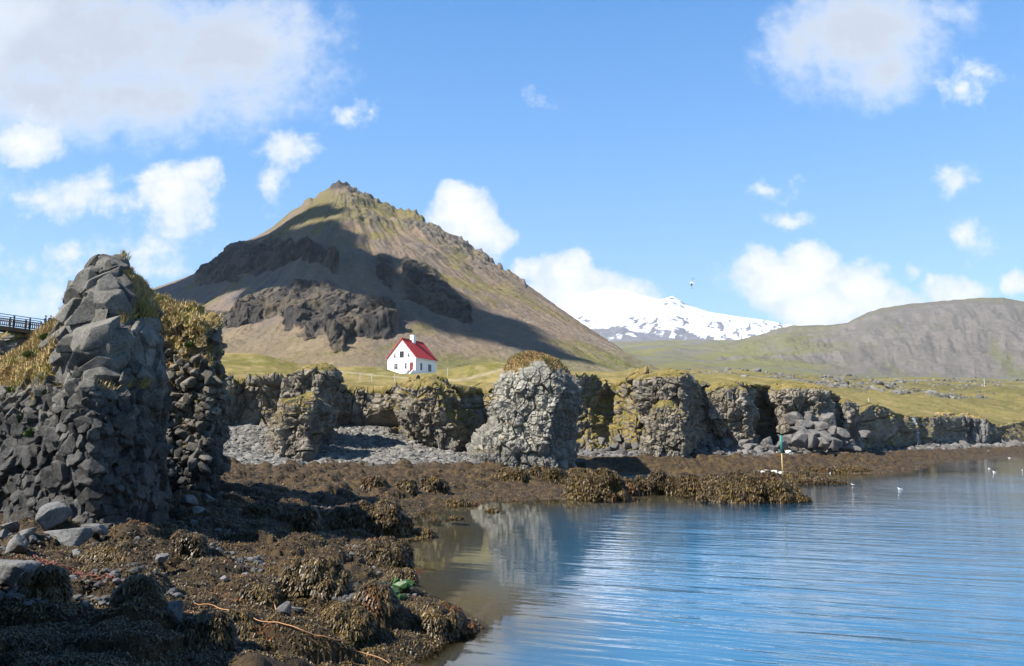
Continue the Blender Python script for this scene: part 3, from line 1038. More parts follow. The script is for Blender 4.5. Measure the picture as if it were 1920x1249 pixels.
def hill_col(P, PX, PY, t, k):
    s = fbm(np.stack([k * 60 + t * 3, t * 5, 0 * t], -1), 5, 521, .6)
    n = fbm(P / 260, 4, 522)
    c = cmix((.112, .103, .090), (.142, .127, .112), sstep(s, -.4, .5))
    gs = sstep(fbm(np.stack([k * 22 + t * 1.5, t * 2.2, 0 * t], -1), 5, 523, .6) + sstep(PY, 620, 710) * .5 - .38, 0, .6)
    c = cmix(c, (.118, .120, .05), gs * .7)
    c = cmix(c, (.125, .122, .05), sstep(-PX, -1640, -1480) * sstep(n, -.6, .3) * .85)
    c = cmix(c, (.115, .108, .055), sstep(t, .90, .985) * .8)
    c = cmix(c, (.10, .09, .085), sstep(n + .4 * s, .25, .6) * sstep(t, .5, .8) * .6)
    return c


build_far('hills', [(1080, 668), (1180, 662), (1300, 655), (1360, 645), (1420, 630), (1460, 618), (1485, 612), (1520, 610), (1560, 609), (1590, 604), (1606, 596), (1625, 587), (1650, 579), (1690, 571), (1740, 565), (1790, 561),
                    (1840, 558), (1880, 557), (1905, 562), (1940, 568), (2050, 580), (2300, 600), (2600, 650)],
          [(1080, 700), (1300, 700), (1450, 708), (1560, 712), (2600, 712)], 3900, 1900, (1080, 2600), 800, 300, hill_col,
          lambda P, t, k: fbm(P / 330, 4, 531) * 22 * (1 - t ** 6 * .7) + fbm(np.stack([k * 26 + t, t * 2.5, 0 * t], -1), 4, 532, .5, True) * 12 * t * (1 - t) * 3 + fbm(P / 50, 3, 533) * 3,
          attr_color_mat('hill_scree', .95, .05, .05, 1.0, 9., .38), 1.15)


def ico(n):
    t = (1 + 5 ** .5) / 2
    V = [(-1, t, 0), (1, t, 0), (-1, -t, 0), (1, -t, 0), (0, -1, t), (0, 1, t), (0, -1, -t), (0, 1, -t), (t, 0, -1), (t, 0, 1), (-t, 0, -1), (-t, 0, 1)]
    F = [(0, 11, 5), (0, 5, 1), (0, 1, 7), (0, 7, 10), (0, 10, 11), (1, 5, 9), (5, 11, 4), (11, 10, 2), (10, 7, 6), (7, 1, 8), (3, 9, 4), (3, 4, 2), (3, 2, 6), (3, 6, 8), (3, 8, 9), (4, 9, 5), (2, 4, 11), (6, 2, 10), (8, 6, 7), (9, 8, 1)]
    V = [np.array(v) / np.linalg.norm(v) for v in V]
    for _ in range(n):
        mid, G = {}, []

        def m(a, b):
            q = (min(a, b), max(a, b))
            if q not in mid:
                v = V[a] + V[b]
                V.append(v / np.linalg.norm(v))
                mid[q] = len(V) - 1
            return mid[q]
        for a, b, c in F:
            x, y, z = m(a, b), m(b, c), m(c, a)
            G += [(a, x, z), (b, y, x), (c, z, y), (x, y, z)]
        F = G
    return np.array(V), np.array(F)


ICO1, ICO2, ICO3, ICO4 = ico(1), ico(2), ico(4), ico(3)


def stone_shape(base, seed, planes=12, rough=.04, k=14.0):
    r = np.random.default_rng(seed)
    n = r.normal(size=(planes, 3))
    n /= np.linalg.norm(n, axis=1)[:, None]
    hgt = r.uniform(.62, 1.0, planes)
    d = base[0] @ n.T
    rad = np.where(d > .05, hgt[None] / np.maximum(d, .05), 9)
    rr = (np.clip(rad, 0, 3) ** -k).sum(1) ** (-1 / k)
    rr = np.minimum(rr, 1.5)
    V = base[0] * rr[:, None]
    V *= np.array(r.uniform(.75, 1.15, 3))
    if rough:
        V = V + base[0] * (fbm(V * 2.2 + seed, 3, seed) * rough)[:, None]
    return V



# ------------------------------------------------------------------ rock building
def loft(rows, nu, nv, sm=(3, 3)):
    """rows: list of rings (same number of world points each, bottom to top); returns a (nv,nu,3) grid"""
    R = np.array(rows, float)
    S, K, _ = R.shape
    C = np.concatenate([R, R[:, :1]], 1)
    seg = np.linalg.norm(np.diff(C, axis=1), axis=2).mean(0)
    cu = np.concatenate([[0], np.cumsum(seg)])
    u = np.linspace(0, cu[-1], nu, endpoint=False)
    A = np.stack([np.stack([np.interp(u, cu, C[s, :, d]) for d in range(3)], -1) for s in range(S)], 0)
    vs = np.linalg.norm(np.diff(A, axis=0), axis=2).mean(1)
    cv = np.concatenate([[0], np.cumsum(vs)])
    v = np.linspace(0, cv[-1], nv)
    i = np.clip(np.searchsorted(cv, v, side='right') - 1, 0, S - 2)
    f = ((v - cv[i]) / (cv[i + 1] - cv[i]))[:, None, None]
    G = A[i] * (1 - f) + A[i + 1] * f
    G = smooth_axis(G, sm[0], 1, True)
    return smooth_axis(G, sm[1], 0, False)


def grid_normals(G, wrap=True, out=None):
    if wrap:
        du = np.roll(G, -1, 1) - np.roll(G, 1, 1)
    else:
        du = np.gradient(G, axis=1)
    dv = np.gradient(G, axis=0)
    N = np.cross(du, dv)
    N /= np.maximum(np.linalg.norm(N, axis=-1), 1e-9)[..., None]
    if wrap:
        c = G.mean((0, 1))
        if ((G - c) * N).sum(-1).mean() < 0:
            N = -N
    return N


def blocks(P, size, off, tilt, crack, seed, cw=.12, warp=.25):
    """jointed-rock relief: per-block offset and tilt, sunk joints"""
    size = np.asarray(size, float)
    Q = P / size
    Q = Q + np.stack([fbm(P / (size.mean() * 1.7), 2, seed + 5), fbm(P / (size.mean() * 1.7), 2, seed + 6), fbm(P / (size.mean() * 1.7), 2, seed + 7)], -1) * warp
    F1, F2, R, D = voro(Q, seed)
    j = sstep(F2 - F1, 0, cw)
    rr = np.stack([(R[..., 0] * 3.3 + R[..., 1]) % 1, R[..., 1], R[..., 2]], -1) * 2 - 1
    d = (R[..., 0] - .5) * 2 * off + (rr * D).sum(-1) * tilt - (1 - j) * crack
    return d, R[..., 2], j


def rock_obj(name, rows, nu, nv, mat, relief, label, cat, group=None, gbias=0.0, glo=.45, ghi=.8, sm=(3, 3), kind=None, tintfn=None, cap=True, zmin=None, postfn=None, cladfn=None):
    """one rock: a loft through rings, displaced by the relief function"""
    if cap:
        top = np.array(rows[-1], float)
        c = top.mean(0)
        for f, dz in ((.72, .06), (.4, .1), (.08, .12)):
            r = c + (top - c) * f
            r[:, 2] += dz * np.linalg.norm(top - c, axis=1).mean()
            rows = list(rows) + [r]
    G = loft(rows, nu, nv, sm)
    N = grid_normals(G)
    hgt = (G[..., 2] - G[..., 2].min()) / (G[..., 2].max() - G[..., 2].min())
    d, cell = relief(G, N, hgt)
    ease = sstep(np.arange(nv)[:, None] / nv * np.ones((1, nu)), 1.0, .97)
    V = G + N * (d * (.25 + .75 * ease))[..., None]
    if postfn:
        V = postfn(V, N, hgt)
    N2 = grid_normals(smooth_axis(smooth_axis(V, 3, 1, True), 3, 0, False))
    g = sstep(.55 * N[..., 2] + .45 * N2[..., 2] + gbias * np.ones_like(hgt) if np.isscalar(gbias) else .55 * N[..., 2] + .45 * N2[..., 2] + gbias(G, N, hgt), glo, ghi)
    attrs = {'grass': g, 'cell': cell, 'hgt': hgt, 'tint': tintfn(G, N, hgt) if tintfn else np.zeros_like(hgt)}
    tris = None
    VA = V.reshape(-1, 3)
    if cladfn:
        cv, ct, cc = cladfn(VA, N.reshape(-1, 3), hgt.ravel(), g.ravel())
        z0, z1 = G[..., 2].min(), G[..., 2].max()
        attrs = {'grass': np.concatenate([g.ravel(), np.full(len(cv), -.15)]), 'cell': np.concatenate([cell.ravel(), cc]), 'hgt': np.concatenate([hgt.ravel(), np.clip((cv[:, 2] - z0) / (z1 - z0), 0, 1)]),
                 'tint': np.zeros(len(VA) + len(cv))}
        tris = ct + len(VA)
        VA = np.concatenate([VA, cv])
    me = mesh_data(name, VA, grid_quads(nv, nu, True), tris, mats=[mat], attrs=attrs)
    o = link(name, me, None, kind, label, cat, group)
    return o, V, N2, g


def prism_shape(base, seed, k=40.0):
    """a broken basalt column end: five or six sides and a tilted flat cap"""
    r = np.random.default_rng(seed)
    m = int(r.integers(5, 7))
    a = np.arange(m) * 2 * math.pi / m + r.uniform(-.25, .25, m)
    n = np.stack([np.cos(a), np.sin(a), r.uniform(-.12, .12, m)], -1)
    cap = np.array([[r.uniform(-.4, .4), r.uniform(-.4, .4), 1.0], [r.uniform(-.9, .9), r.uniform(-.9, .9), .8], [0, 0, -1.0]])
    n = np.concatenate([n, cap])
    n /= np.linalg.norm(n, axis=1)[:, None]
    hgt = np.concatenate([r.uniform(.74, .98, m), [.85, r.uniform(.88, 1.05), 1.0]])
    d = base[0] @ n.T
    rad = np.where(d > .05, hgt[None] / np.maximum(d, .05), 9)
    rr = np.minimum((np.clip(rad, 0, 3) ** -k).sum(1) ** (-1 / k), 1.5)
    V = base[0] * rr[:, None]
    return V + base[0] * (fbm(V * 2.5 + seed, 3, seed) * .02)[:, None]


def darts(V, ok, spacing, seed, nmax=4000):
    """well spread vertex indices"""
    r = np.random.default_rng(seed)
    idx = np.where(ok)[0]
    idx = r.permutation(idx)[:24000]
    P = V[idx]
    sp = spacing if not np.isscalar(spacing) else np.full(len(V), spacing)
    sp = sp[idx]
    cs = float(sp.max())
    grid, out = {}, []
    for i in range(len(idx)):
        p = P[i]
        c = (int(p[0] // cs), int(p[1] // cs), int(p[2] // cs))
        s2, bad = sp[i] ** 2, False
        for a in (-1, 0, 1):
            for b_ in (-1, 0, 1):
                for d in (-1, 0, 1):
                    for q in grid.get((c[0] + a, c[1] + b_, c[2] + d), ()):
                        if (q[0] - p[0]) ** 2 + (q[1] - p[1]) ** 2 + (q[2] - p[2]) ** 2 < s2:
                            bad = True
                            break
                    if bad:
                        break
                if bad:
                    break
            if bad:
                break
        if not bad:
            grid.setdefault(c, []).append((p[0], p[1], p[2]))
            out.append(idx[i])
            if len(out) >= nmax:
                break
    return np.array(out)


def basis(n, r):
    t = r.normal(size=3)
    t -= n * t.dot(n)
    t /= np.linalg.norm(t)
    return np.stack([t, np.cross(n, t), n], 0)


def clad(V, N, idx, size, seed, base, sharp=26., along=1.15, sink=.35, prism=False, jit=.22):
    """angular blocks bedded in a rock face; returns vertices, triangles and block values"""
    r = np.random.default_rng(seed)
    shapes = [prism_shape(base, seed * 3 + i, sharp) if prism else stone_shape(base, seed * 3 + i, 10 + i % 3, .015, sharp) for i in range(14)]
    VV, cell = [], []
    nv = len(base[0])
    for i in idx:
        s_ = size[i] if not np.isscalar(size) else size
        s_ *= r.uniform(.8, 1.25)
        n = N[i] + r.normal(size=3) * jit
        n /= np.linalg.norm(n)
        B = basis(n, r)
        S = shapes[r.integers(14)] * np.array((s_, s_ * r.uniform(.8, 1.25), s_ * along))
        VV.append(S @ B + V[i] - N[i] * s_ * sink)
        cell.append(np.full(nv, r.uniform(0, 1)))
    n = len(VV)
    F = (base[1][None] + (np.arange(n) * nv)[:, None, None]).reshape(-1, 3)
    return np.concatenate(VV), F, np.concatenate(cell)


def wedge_rows(rows, D0, depth, c=.75, foot=14, lean=0.0):
    """rings of a wedge-shaped stack from photo rows (row, left px, right px), lowest row first"""
    rows = sorted(rows, key=lambda r: -r[0])
    rows = [(rows[0][0] + foot, rows[0][1], rows[0][2])] + rows
    wm = max(r[2] - r[1] for r in rows)
    out = []
    for i, (py, L, R) in enumerate(rows):
        w = R - L
        d = depth * (w / wm) ** .6
        D = D0 + (depth - d) * .45 + lean * i
        pl = [(L, .52), (L + .07 * w, .2), (L + .38 * c * w, .06), (L + c * w, 0), (L + (c + .5 * (1 - c)) * w, .20), (R, .5), (R - .06 * w, .92), (L + .5 * w, 1.05), (L + .08 * w, .9)]
        out.append([at(px, py, D + f * d) for px, f in pl])
    return out


def relief_mid(a=1.0, s=1.0, seed=0, col=False):
    def f(P, N, h):
        big = fbm(P / (3.8 * s), 4, 600 + seed, .55) * .95 * a
        v, c1, _ = blocks(P, (2.3 * s, 2.3 * s, 2.8 * s), .34 * a, .62 * a, .42 * a, 610 + seed, .07, .12)
        v2, c2, _ = blocks(P, (.8 * s, .8 * s, .95 * s), .11 * a, .24 * a, .16 * a, 620 + seed, .10, .12)
        if col:
            v3, c3, _ = blocks(P * np.array((1, 1, .22)), (.5 * s, .5 * s, .9 * s), .10 * a, .08, .16 * a, 630 + seed)
            lo = sstep(h, .35, .18)
            v2 = v2 * (1 - lo) + v3 * lo
        tp = 1 - .75 * sstep(h, .80, .95)
        return (big + v + v2) * tp + fbm(P / .35, 2, 640) * .03 * a, np.clip(.5 * c1 + .5 * c2, 0, 1)
    return f


# --- the great near stack
def near_rows():
    T_ = {1030: [(-300, 27.0), (-60, 24.8), (100, 23.3), (172, 22.9), (232, 24.1), (292, 26.2), (285, 33), (100, 36), (-220, 36)],
          985: [(-290, 27.2), (-60, 25), (100, 23.5), (172, 23.1), (235, 24.2), (290, 26.2), (285, 33), (100, 36), (-200, 36)],
          900: [(-280, 27.8), (-60, 25.5), (100, 24), (176, 23.4), (238, 24.4), (287, 26.2), (280, 33), (100, 36), (-200, 36)],
          780: [(-220, 28.5), (-60, 26.5), (80, 24.6), (168, 23.5), (238, 24.5), (295, 26.2), (285, 32.5), (110, 35), (-170, 35)],
          700: [(-40, 29.5), (2, 27.8), (70, 25.5), (166, 23.7), (240, 24.7), (302, 26.4), (290, 32), (120, 34), (-40, 34)],
          650: [(58, 30), (68, 28.2), (98, 26.3), (178, 24.2), (240, 25.1), (300, 26.7), (288, 31.5), (150, 33.5), (70, 33)],
          600: [(108, 29), (114, 27.8), (130, 26.4), (192, 24.8), (240, 25.4), (295, 27), (280, 31), (190, 32.5), (126, 31.5)],
          560: [(118, 28.4), (126, 27.6), (148, 26.5), (198, 25.1), (243, 26), (286, 27.8), (272, 29.8), (205, 31), (135, 30)],
          535: [(136, 27.9), (142, 27.3), (160, 26.5), (202, 25.4), (240, 26.2), (268, 27.6), (258, 29), (210, 30), (155, 29.2)],
          522: [(146, 27.6), (154, 27.1), (170, 26.6), (203, 25.7), (224, 26.2), (232, 27), (226, 28.2), (205, 29), (166, 28.5)],
          508: [(166, 27.4), (170, 27), (182, 26.5), (205, 25.9), (220, 26.3), (227, 27), (220, 28), (200, 28.5), (178, 28)],
          496: [(172, 27.4), (176, 27.1), (188, 26.7), (205, 26.2), (218, 26.5), (226, 27), (219, 27.7), (200, 28), (182, 27.8)]}
    return [[at(px, py, D) for px, D in T_[py]] for py in sorted(T_, reverse=True)]


def relief_near(P, N, h):
    big = fbm(P / 2.2, 3, 701) * .30
    a2, k2, _ = blocks(P, (.8, .8, .95), .14, .22, .12, 721, .10, .15)
    return big + a2 + fbm(P / .3, 3, 741) * .03, k2


def near_clad(V, N, h, g):
    px, py, _ = proj(V)
    turf = fbm(V / 1.3, 3, 761) * 26
    lawn = ((px < 132) & (py < 742 + turf - .12 * px)) | ((px > 222) & (py < 598 + turf * .6)) | ((np.abs(px - 235) < 52) & (np.abs(py - 727) < 9 + turf * .2))
    vis = (N[:, 1] < .45) & (px > -140) & ~lawn
    up = sstep(-py + .35 * (px - 170), -735, -690)
    size = np.interp(up, [0, .4, 1], [.225, .26, .40]) * np.interp(py, [700, 1000], [.85, 1.15]) * (1 + .35 * fbm(V / 1.4, 2, 771))
    parts = []
    lo = darts(V, vis & (up < .6), size * 1.18, 5)
    parts.append(clad(V, N, lo, size * 1.08, 81, ICO4, 44., 1.3, .42, True, .16))
    few = darts(V, (N[:, 1] < .45) & (px > -120) & (px < 132) & (py > 640) & lawn, 1.5, 8)
    parts.append(clad(V, N, few, .22, 85, ICO4, 30., .8, .5))
    fill = darts(V, vis & (up < .8), .27, 6)
    parts.append(clad(V, N, fill, .16, 82, ICO2, 26., 1.2, .45, True, .2))
    hi = darts(V, vis & (up >= .6) & (px > 205), .58, 7)
    parts.append(clad(V, N, hi, .40, 83, ICO4, 34., .62, .55))
    # the pale slabs of the peak, all dipping the same way
    r = np.random.default_rng(9)
    VV, CC = [], []
    for k_, (sx, sy, a, b_, rot) in enumerate([(181, 503, 14, 11, 60), (207, 506, 16, 9, 8), (200, 519, 22, 12, 35), (166, 526, 17, 13, 50), (182, 543, 24, 16, 38), (150, 556, 16, 15, 50), (206, 536, 14, 22, 30), (140, 574, 24, 17, 42), (168, 578, 36, 20, 42),
                                                (196, 562, 20, 22, 40), (212, 585, 20, 30, 25), (122, 608, 18, 13, 35), (158, 610, 30, 18, 40), (118, 632, 26, 15, 28), (150, 640, 26, 16, 32), (190, 622, 36, 22, 42), (214, 640, 22, 30, 30), (172, 660, 28, 18, 36), (130, 664, 26, 13, 25),
                                                (228, 560, 16, 24, 20), (200, 672, 28, 22, 35), (165, 690, 24, 16, 20), (190, 705, 22, 18, 30)]):
        p = surf(V, sx, sy)
        m = p[1] / FPX
        t = math.radians(rot + r.uniform(-6, 6))
        e1, e2 = np.array((math.cos(t), .25, math.sin(t))), np.array((-math.sin(t), -.1, math.cos(t)))
        e1 /= np.linalg.norm(e1)
        e3 = np.cross(e1, e2)
        e3 /= np.linalg.norm(e3)
        S = stone_shape(ICO3, 300 + k_, 9, .012, 36.) * np.array((a * m * 1.22, b_ * m * 1.25, min(a, b_) * m * .95))
        VV.append(S @ np.stack([e1, np.cross(e3, e1), e3]) + p + np.array((0, .30 * min(a, b_) * m, 0)))
        CC.append(np.full(len(S), .55 + .45 * r.uniform()))
    F = (ICO3[1][None] + (np.arange(len(VV)) * len(ICO3[0]))[:, None, None]).reshape(-1, 3)
    parts.append((np.concatenate(VV), F, np.concatenate(CC)))
    off = np.cumsum([0] + [len(p_[0]) for p_ in parts[:-1]])
    return np.concatenate([p_[0] for p_ in parts]), np.concatenate([p_[1] + o_ for p_, o_ in zip(parts, off)]), np.concatenate([p_[2] for p_ in parts])


def surf(V, px, py):
    """point of a surface seen at a photo pixel"""
    X, Y, d = proj(V.reshape(-1, 3))
    q = (X - px) ** 2 + (Y - py) ** 2
    near = np.where(q < max(q.min() * 4, 9))[0]
    return V.reshape(-1, 3)[near[np.argmin(d[near])]]


def near_grass(G, N, h):
    px, py, _ = proj(G)
    n = fbm(G / 1.1, 3, 751)
    slope = sstep(px, 140, 70) * sstep(-py, -800, -715) * .62
    cap = sstep(px, 216, 232) * sstep(-py, -610, -575) * .75
    ledge = np.exp(-((px - 235) / 60) ** 2 - ((py - 725) / 16) ** 2) * .8 + np.exp(-((px - 125) / 22) ** 2 - ((py - 565) / 25) ** 2) * .45
    bare = -sstep(px, 120, 150) * sstep(-px, -235, -215) * sstep(-py, -690, -640) * .5
    return slope + cap + ledge + bare + n * .22


near_stack, NS_V, NS_N, NS_G = rock_obj('sea_stack', near_rows(), 760, 420, M_ROCK_NEAR, relief_near,
                                        'tall dark blocky basalt stack with a pale jagged peak, nearest rock at the left edge', 'sea stack', 'basalt stacks on the shore',
                                        gbias=near_grass, glo=.52, ghi=.80, sm=(4, 3), cladfn=near_clad)

# --- second stack, just behind
def relief_second(P, N, h):
    big = fbm(P / 2.8, 4, 801) * .55
    a2, k2, _ = blocks(P, (.75, .75, .8), .22, .40, .26, 811, .14, .3)
    b2, k3, _ = blocks(P, (.32, .32, .32), .08, .16, .11, 821, .16, .3)
    return big + a2 + b2, .5 * k2 + .5 * k3


second_stack, S2_V, S2_N, S2_G = rock_obj('sea_stack', wedge_rows([(930, 200, 404), (900, 195, 402), (860, 190, 410), (820, 190, 419), (760, 195, 425), (700, 205, 419), (660, 215, 414), (620, 235, 406), (603, 250, 398), (588, 262, 372), (578, 275, 340), (570, 288, 318)], 36.5, 6.5, .88),
                                          520, 420, M_ROCK_RUBBLY, relief_second, 'rubbly brown stack with dry grass on its sloping top, behind the nearest tall stack', 'sea stack', 'basalt stacks on the shore',
                                          gbias=lambda G, N, h: sstep(h, .55, .8) * .62 + fbm(G / 1.1, 3, 831) * .5, glo=.45, ghi=.75,
                                          cladfn=lambda V, N, h, g: clad(V, N, darts(V, (N[:, 1] < .35) & (proj(V)[1] > 668 + fbm(V / 1.1, 3, 841) * 75), .38 * np.ones(len(V)), 15, 2600), .24, 84, ICO2, 22., 1.1, .35))


# --- cliffs along the shore
def build_cliffs():
    nk, nv, nr = 1500, 170, 44
    k = np.concatenate([np.linspace(ke(-640, 800)[0], ke(380, 800)[0], 240)[:-1], np.linspace(ke(380, 800)[0], ke(2150, 800)[0], nk - 239)])
    Db, Dr = base_D(k)[None], rim_D(k)[None]
    zb = H + np.interp(k, _bk, _be)[None] * Db - 1.0
    zr = moor_z(k, Dr[0], False)[None]
    v = np.linspace(0, 1, nv)[:, None]
    px = 960 + FPX * k * .995
    tal = np.interp(px, [380, 420, 560, 700, 800, 900, 1085, 1110, 1190, 1300, 1420, 1480, 1560, 1620, 1740, 1860, 1900, 2200], [.25, .25, .3, .2, .3, .3, .35, .9, .8, .5, .3, .6, .6, .55, .2, .2, 1, 1])[None]
    hv = np.array([0, .30, .62, .9, 1.0])
    steep = np.interp(v, hv, [0, .62, .86, .93, 1.0])
    soft = v ** .9
    fr = steep * (1 - tal) + soft * tal
    fr = fr + 0 * Db
    Y = Db + (Dr - Db) * fr
    z = zb + (zr - zb) * v
    # rim rolling back onto the moor
    r = np.linspace(0, 1, nr)[1:, None]
    Y2 = Dr + r * 9.5
    z2 = np.stack([moor_z(k, Y2[i], True) for i in range(nr - 1)]) + .16 * (1 - r) - .10 * r
    Y = np.concatenate([Y, Y2], 0)
    z = np.concatenate([z, z2], 0)
    G = np.stack([k[None] * Y, Y, z], -1)
    Gs = smooth_axis(smooth_axis(G, 4, 0, False).transpose(1, 0, 2), 4, 0, False).transpose(1, 0, 2)
    N = grid_normals(Gs, False)
    if N[nv // 2, :, 1].mean() > 0:
        N = -N
    PX, PY, _ = proj(Gs)
    vv = np.concatenate([v, 1 + r], 0) * np.ones((1, len(k)))
    hgt = np.clip(vv, 0, 1)
    s = np.clip(G[..., 1] / 100, .7, 2.4)
    big = fbm(G / 6.5, 4, 901, .55) * 1.5
    a1, k1, _ = blocks(G / s[..., None], (2.0, 2.0, 2.6), .45, .75, .45, 911, .08, .15)
    a2, k2, _ = blocks(G / s[..., None], (.66, .66, .7), .13, .24, .16, 921)
    d = big + a1 + a2 + np.abs(fbm(G / 2.6, 3, 931)) * -.5
    talus = tal * sstep(vv, .75, .3)
    b1, kb, _ = blocks(G / s[..., None], (1.0, 1.0, .8), .26, .2, .2, 941, .3)
    d = d * (1 - talus * .6) + talus * b1
    # hollows and caves
    wx, wy = fbm(G / 4.0, 3, 961) * 22, fbm(G / 4.0, 3, 962) * 16
    for (fx, fy, rx, ry, dep) in [(690, 788, 44, 22, -3.2), (455, 780, 40, 30, -1.6), (1432, 800, 19, 46, -6), (1507, 836, 14, 15, -3), (868, 790, 14, 60, -2.6)]:
        d = d + dep * np.exp(-(((PX + wx - fx) / rx) ** 2 + ((PY + wy - fy) / ry) ** 2) ** 1.3)
    d = d * sstep(vv, 1.16, .98)
    V = G + N * d[..., None]
    N2 = grid_normals(Gs + N * (smooth_axis(d, 3, 0, False))[..., None], False)
    if N2[nv // 2, :, 1].mean() > 0:
        N2 = -N2
    gpx = np.interp(PX, [380, 420, 600, 640, 720, 800, 860, 900, 1085, 1110, 1180, 1230, 1300, 1340, 1400, 1440, 1500, 1560, 1640, 1740, 1760, 1850, 1880, 2200],
                    [.1, 0, .05, .05, .1, .25, .1, .05, .1, .42, .40, .1, 0, .1, .2, 0, .1, .1, .16, .1, -.2, -.2, .05, .05])
    g = sstep(N2[..., 2] + gpx + fbm(G / 3.5, 3, 951) * .3 - .1 * sstep(vv, .4, .2), .55, .82)
    g = np.maximum(g, sstep(vv, .985, 1.02))
    c = np.clip(.5 * k1 + .5 * k2, 0, 1)
    me = mesh_data('sea_cliff', V, grid_quads(len(V), len(k)), mats=[M_ROCK_MID], attrs={'grass': g, 'cell': c, 'hgt': hgt, 'tint': 0 * g})
    link('sea_cliff', me, kind='structure')


build_cliffs()

MID = 'rock buttresses along the cliff foot'
rock_obj('rock_pillar', wedge_rows([(868, 500, 593), (840, 504, 596), (820, 506, 597), (790, 514, 600), (765, 530, 601), (750, 552, 600), (742, 566, 596), (736, 578, 592)], 75.5, 7.5, .78), 420, 330, M_ROCK_MID, relief_mid(.8, .6, 11, True),
         'dark columnar pillar with a sloping grassy shoulder standing in front of the pale stony beach', 'rock', MID, gbias=.12)
rock_obj('rock_tower', wedge_rows([(835, 560, 622), (800, 556, 622), (770, 540, 628), (740, 535, 638), (715, 538, 641), (702, 545, 640), (694, 556, 636), (688, 566, 626)], 83, 7, .60), 400, 300, M_ROCK_MID, relief_mid(.9, .75, 12),
         'square topped grey tower of rock rising behind the columnar pillar', 'rock', MID, gbias=.05)
rock_obj('rock_buttress', wedge_rows([(852, 812, 888), (835, 800, 890), (800, 760, 886), (770, 748, 870), (745, 750, 858), (728, 752, 846), (718, 762, 834)], 87, 12, .72), 460, 300, M_ROCK_MID, relief_mid(.85, .65, 13),
         'rounded grassy buttress below the white house with its right side in deep shade', 'rock', MID, gbias=.30)
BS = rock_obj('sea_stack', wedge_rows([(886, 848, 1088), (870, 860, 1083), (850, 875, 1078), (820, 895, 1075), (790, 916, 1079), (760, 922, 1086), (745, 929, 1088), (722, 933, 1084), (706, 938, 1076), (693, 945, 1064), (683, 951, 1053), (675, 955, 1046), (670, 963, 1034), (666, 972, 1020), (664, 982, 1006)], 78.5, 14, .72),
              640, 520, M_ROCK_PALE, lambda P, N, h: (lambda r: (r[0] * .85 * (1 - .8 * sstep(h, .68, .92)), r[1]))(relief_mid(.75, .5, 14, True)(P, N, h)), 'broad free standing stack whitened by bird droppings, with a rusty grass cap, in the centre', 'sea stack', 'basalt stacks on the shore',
              gbias=lambda G, N, h: sstep(h, .82, .95) * .42 + fbm(G / 2.0, 3, 961) * .34 - .05, tintfn=lambda G, N, h: sstep(h, .10, .4) * sstep(h, .98, .8) * (.45 + .55 * sstep(fbm(G / 4, 3, 971), -.3, .3)) * sstep(-N[..., 0], -.75, -.25))  # pale droppings, masked off the right flank to paint its shaded side darker
rock_obj('rock_headland', wedge_rows([(850, 1215, 1306), (815, 1220, 1304), (790, 1212, 1302), (765, 1200, 1300), (740, 1194, 1299), (718, 1193, 1298), (706, 1200, 1297), (699, 1222, 1292)], 99, 11, .80), 420, 320, M_ROCK_MID, relief_mid(.95, .75, 15),
         'flat topped headland block with hanging rock ribs, right of the big pale stack', 'rock', MID, gbias=.08)
rock_obj('rock_pillar', wedge_rows([(850, 1203, 1300), (832, 1207, 1299), (810, 1211, 1296), (785, 1215, 1290), (768, 1222, 1278), (758, 1232, 1268), (752, 1240, 1260)], 95, 7, .8), 420, 300, M_ROCK_MID, relief_mid(.7, .55, 16, True),
         'grey fan of small bent columns leaning on the flat topped headland', 'rock', MID, gbias=.15)
rock_obj('rock_buttress', wedge_rows([(843, 1336, 1417), (810, 1318, 1414), (775, 1306, 1412), (745, 1304, 1409), (730, 1310, 1402), (723, 1322, 1390)], 107, 10, .86), 380, 260, M_ROCK_MID, relief_mid(.95, .75, 17),
         'brown buttress with mossy patches left of the dark tall cave', 'rock', MID, gbias=.15)
rock_obj('rock_buttress', wedge_rows([(845, 1452, 1548), (815, 1455, 1552), (785, 1452, 1553), (760, 1448, 1553), (740, 1442, 1552), (729, 1448, 1546), (724, 1460, 1530)], 114, 10, .85), 420, 260, M_ROCK_MID, relief_mid(1.05, .8, 18),
         'craggy block crowned with dark columns right of the tall cave', 'rock', MID, gbias=.05)
rock_obj('rock_fin', wedge_rows([(832, 1566, 1606), (805, 1560, 1609), (780, 1558, 1610), (764, 1562, 1608), (755, 1568, 1602), (750, 1576, 1594)], 126, 9, .45), 300, 220, M_ROCK_MID, relief_mid(.9, .8, 19),
         'narrow upright fin of rock, dark on its right side, beyond the boulder pile', 'rock', MID, gbias=-.05)


def relief_columns(P, N, h):
    v3, c3, _ = blocks(P * np.array((1, 1, .12)), (2.6, 2.6, 1.2), .9, .5, .5, 980, .2)
    v2, c2, _ = blocks(P, (1.4, 1.4, 2.4), .2, .3, .2, 985)
    return v3 + v2 + fbm(P / 5, 3, 990) * .8, .6 * c3 + .3 * c2


rock_obj('rock_wall', wedge_rows([(832, 1738, 1856), (815, 1737, 1857), (800, 1735, 1856), (790, 1736, 1852), (784, 1742, 1842)], 214, 16, .3), 460, 160, M_BOULDER_D, relief_columns,
         'low dark wall of upright columns above the far shore, right of the thin waterfall', 'rock', MID, gbias=-.1)

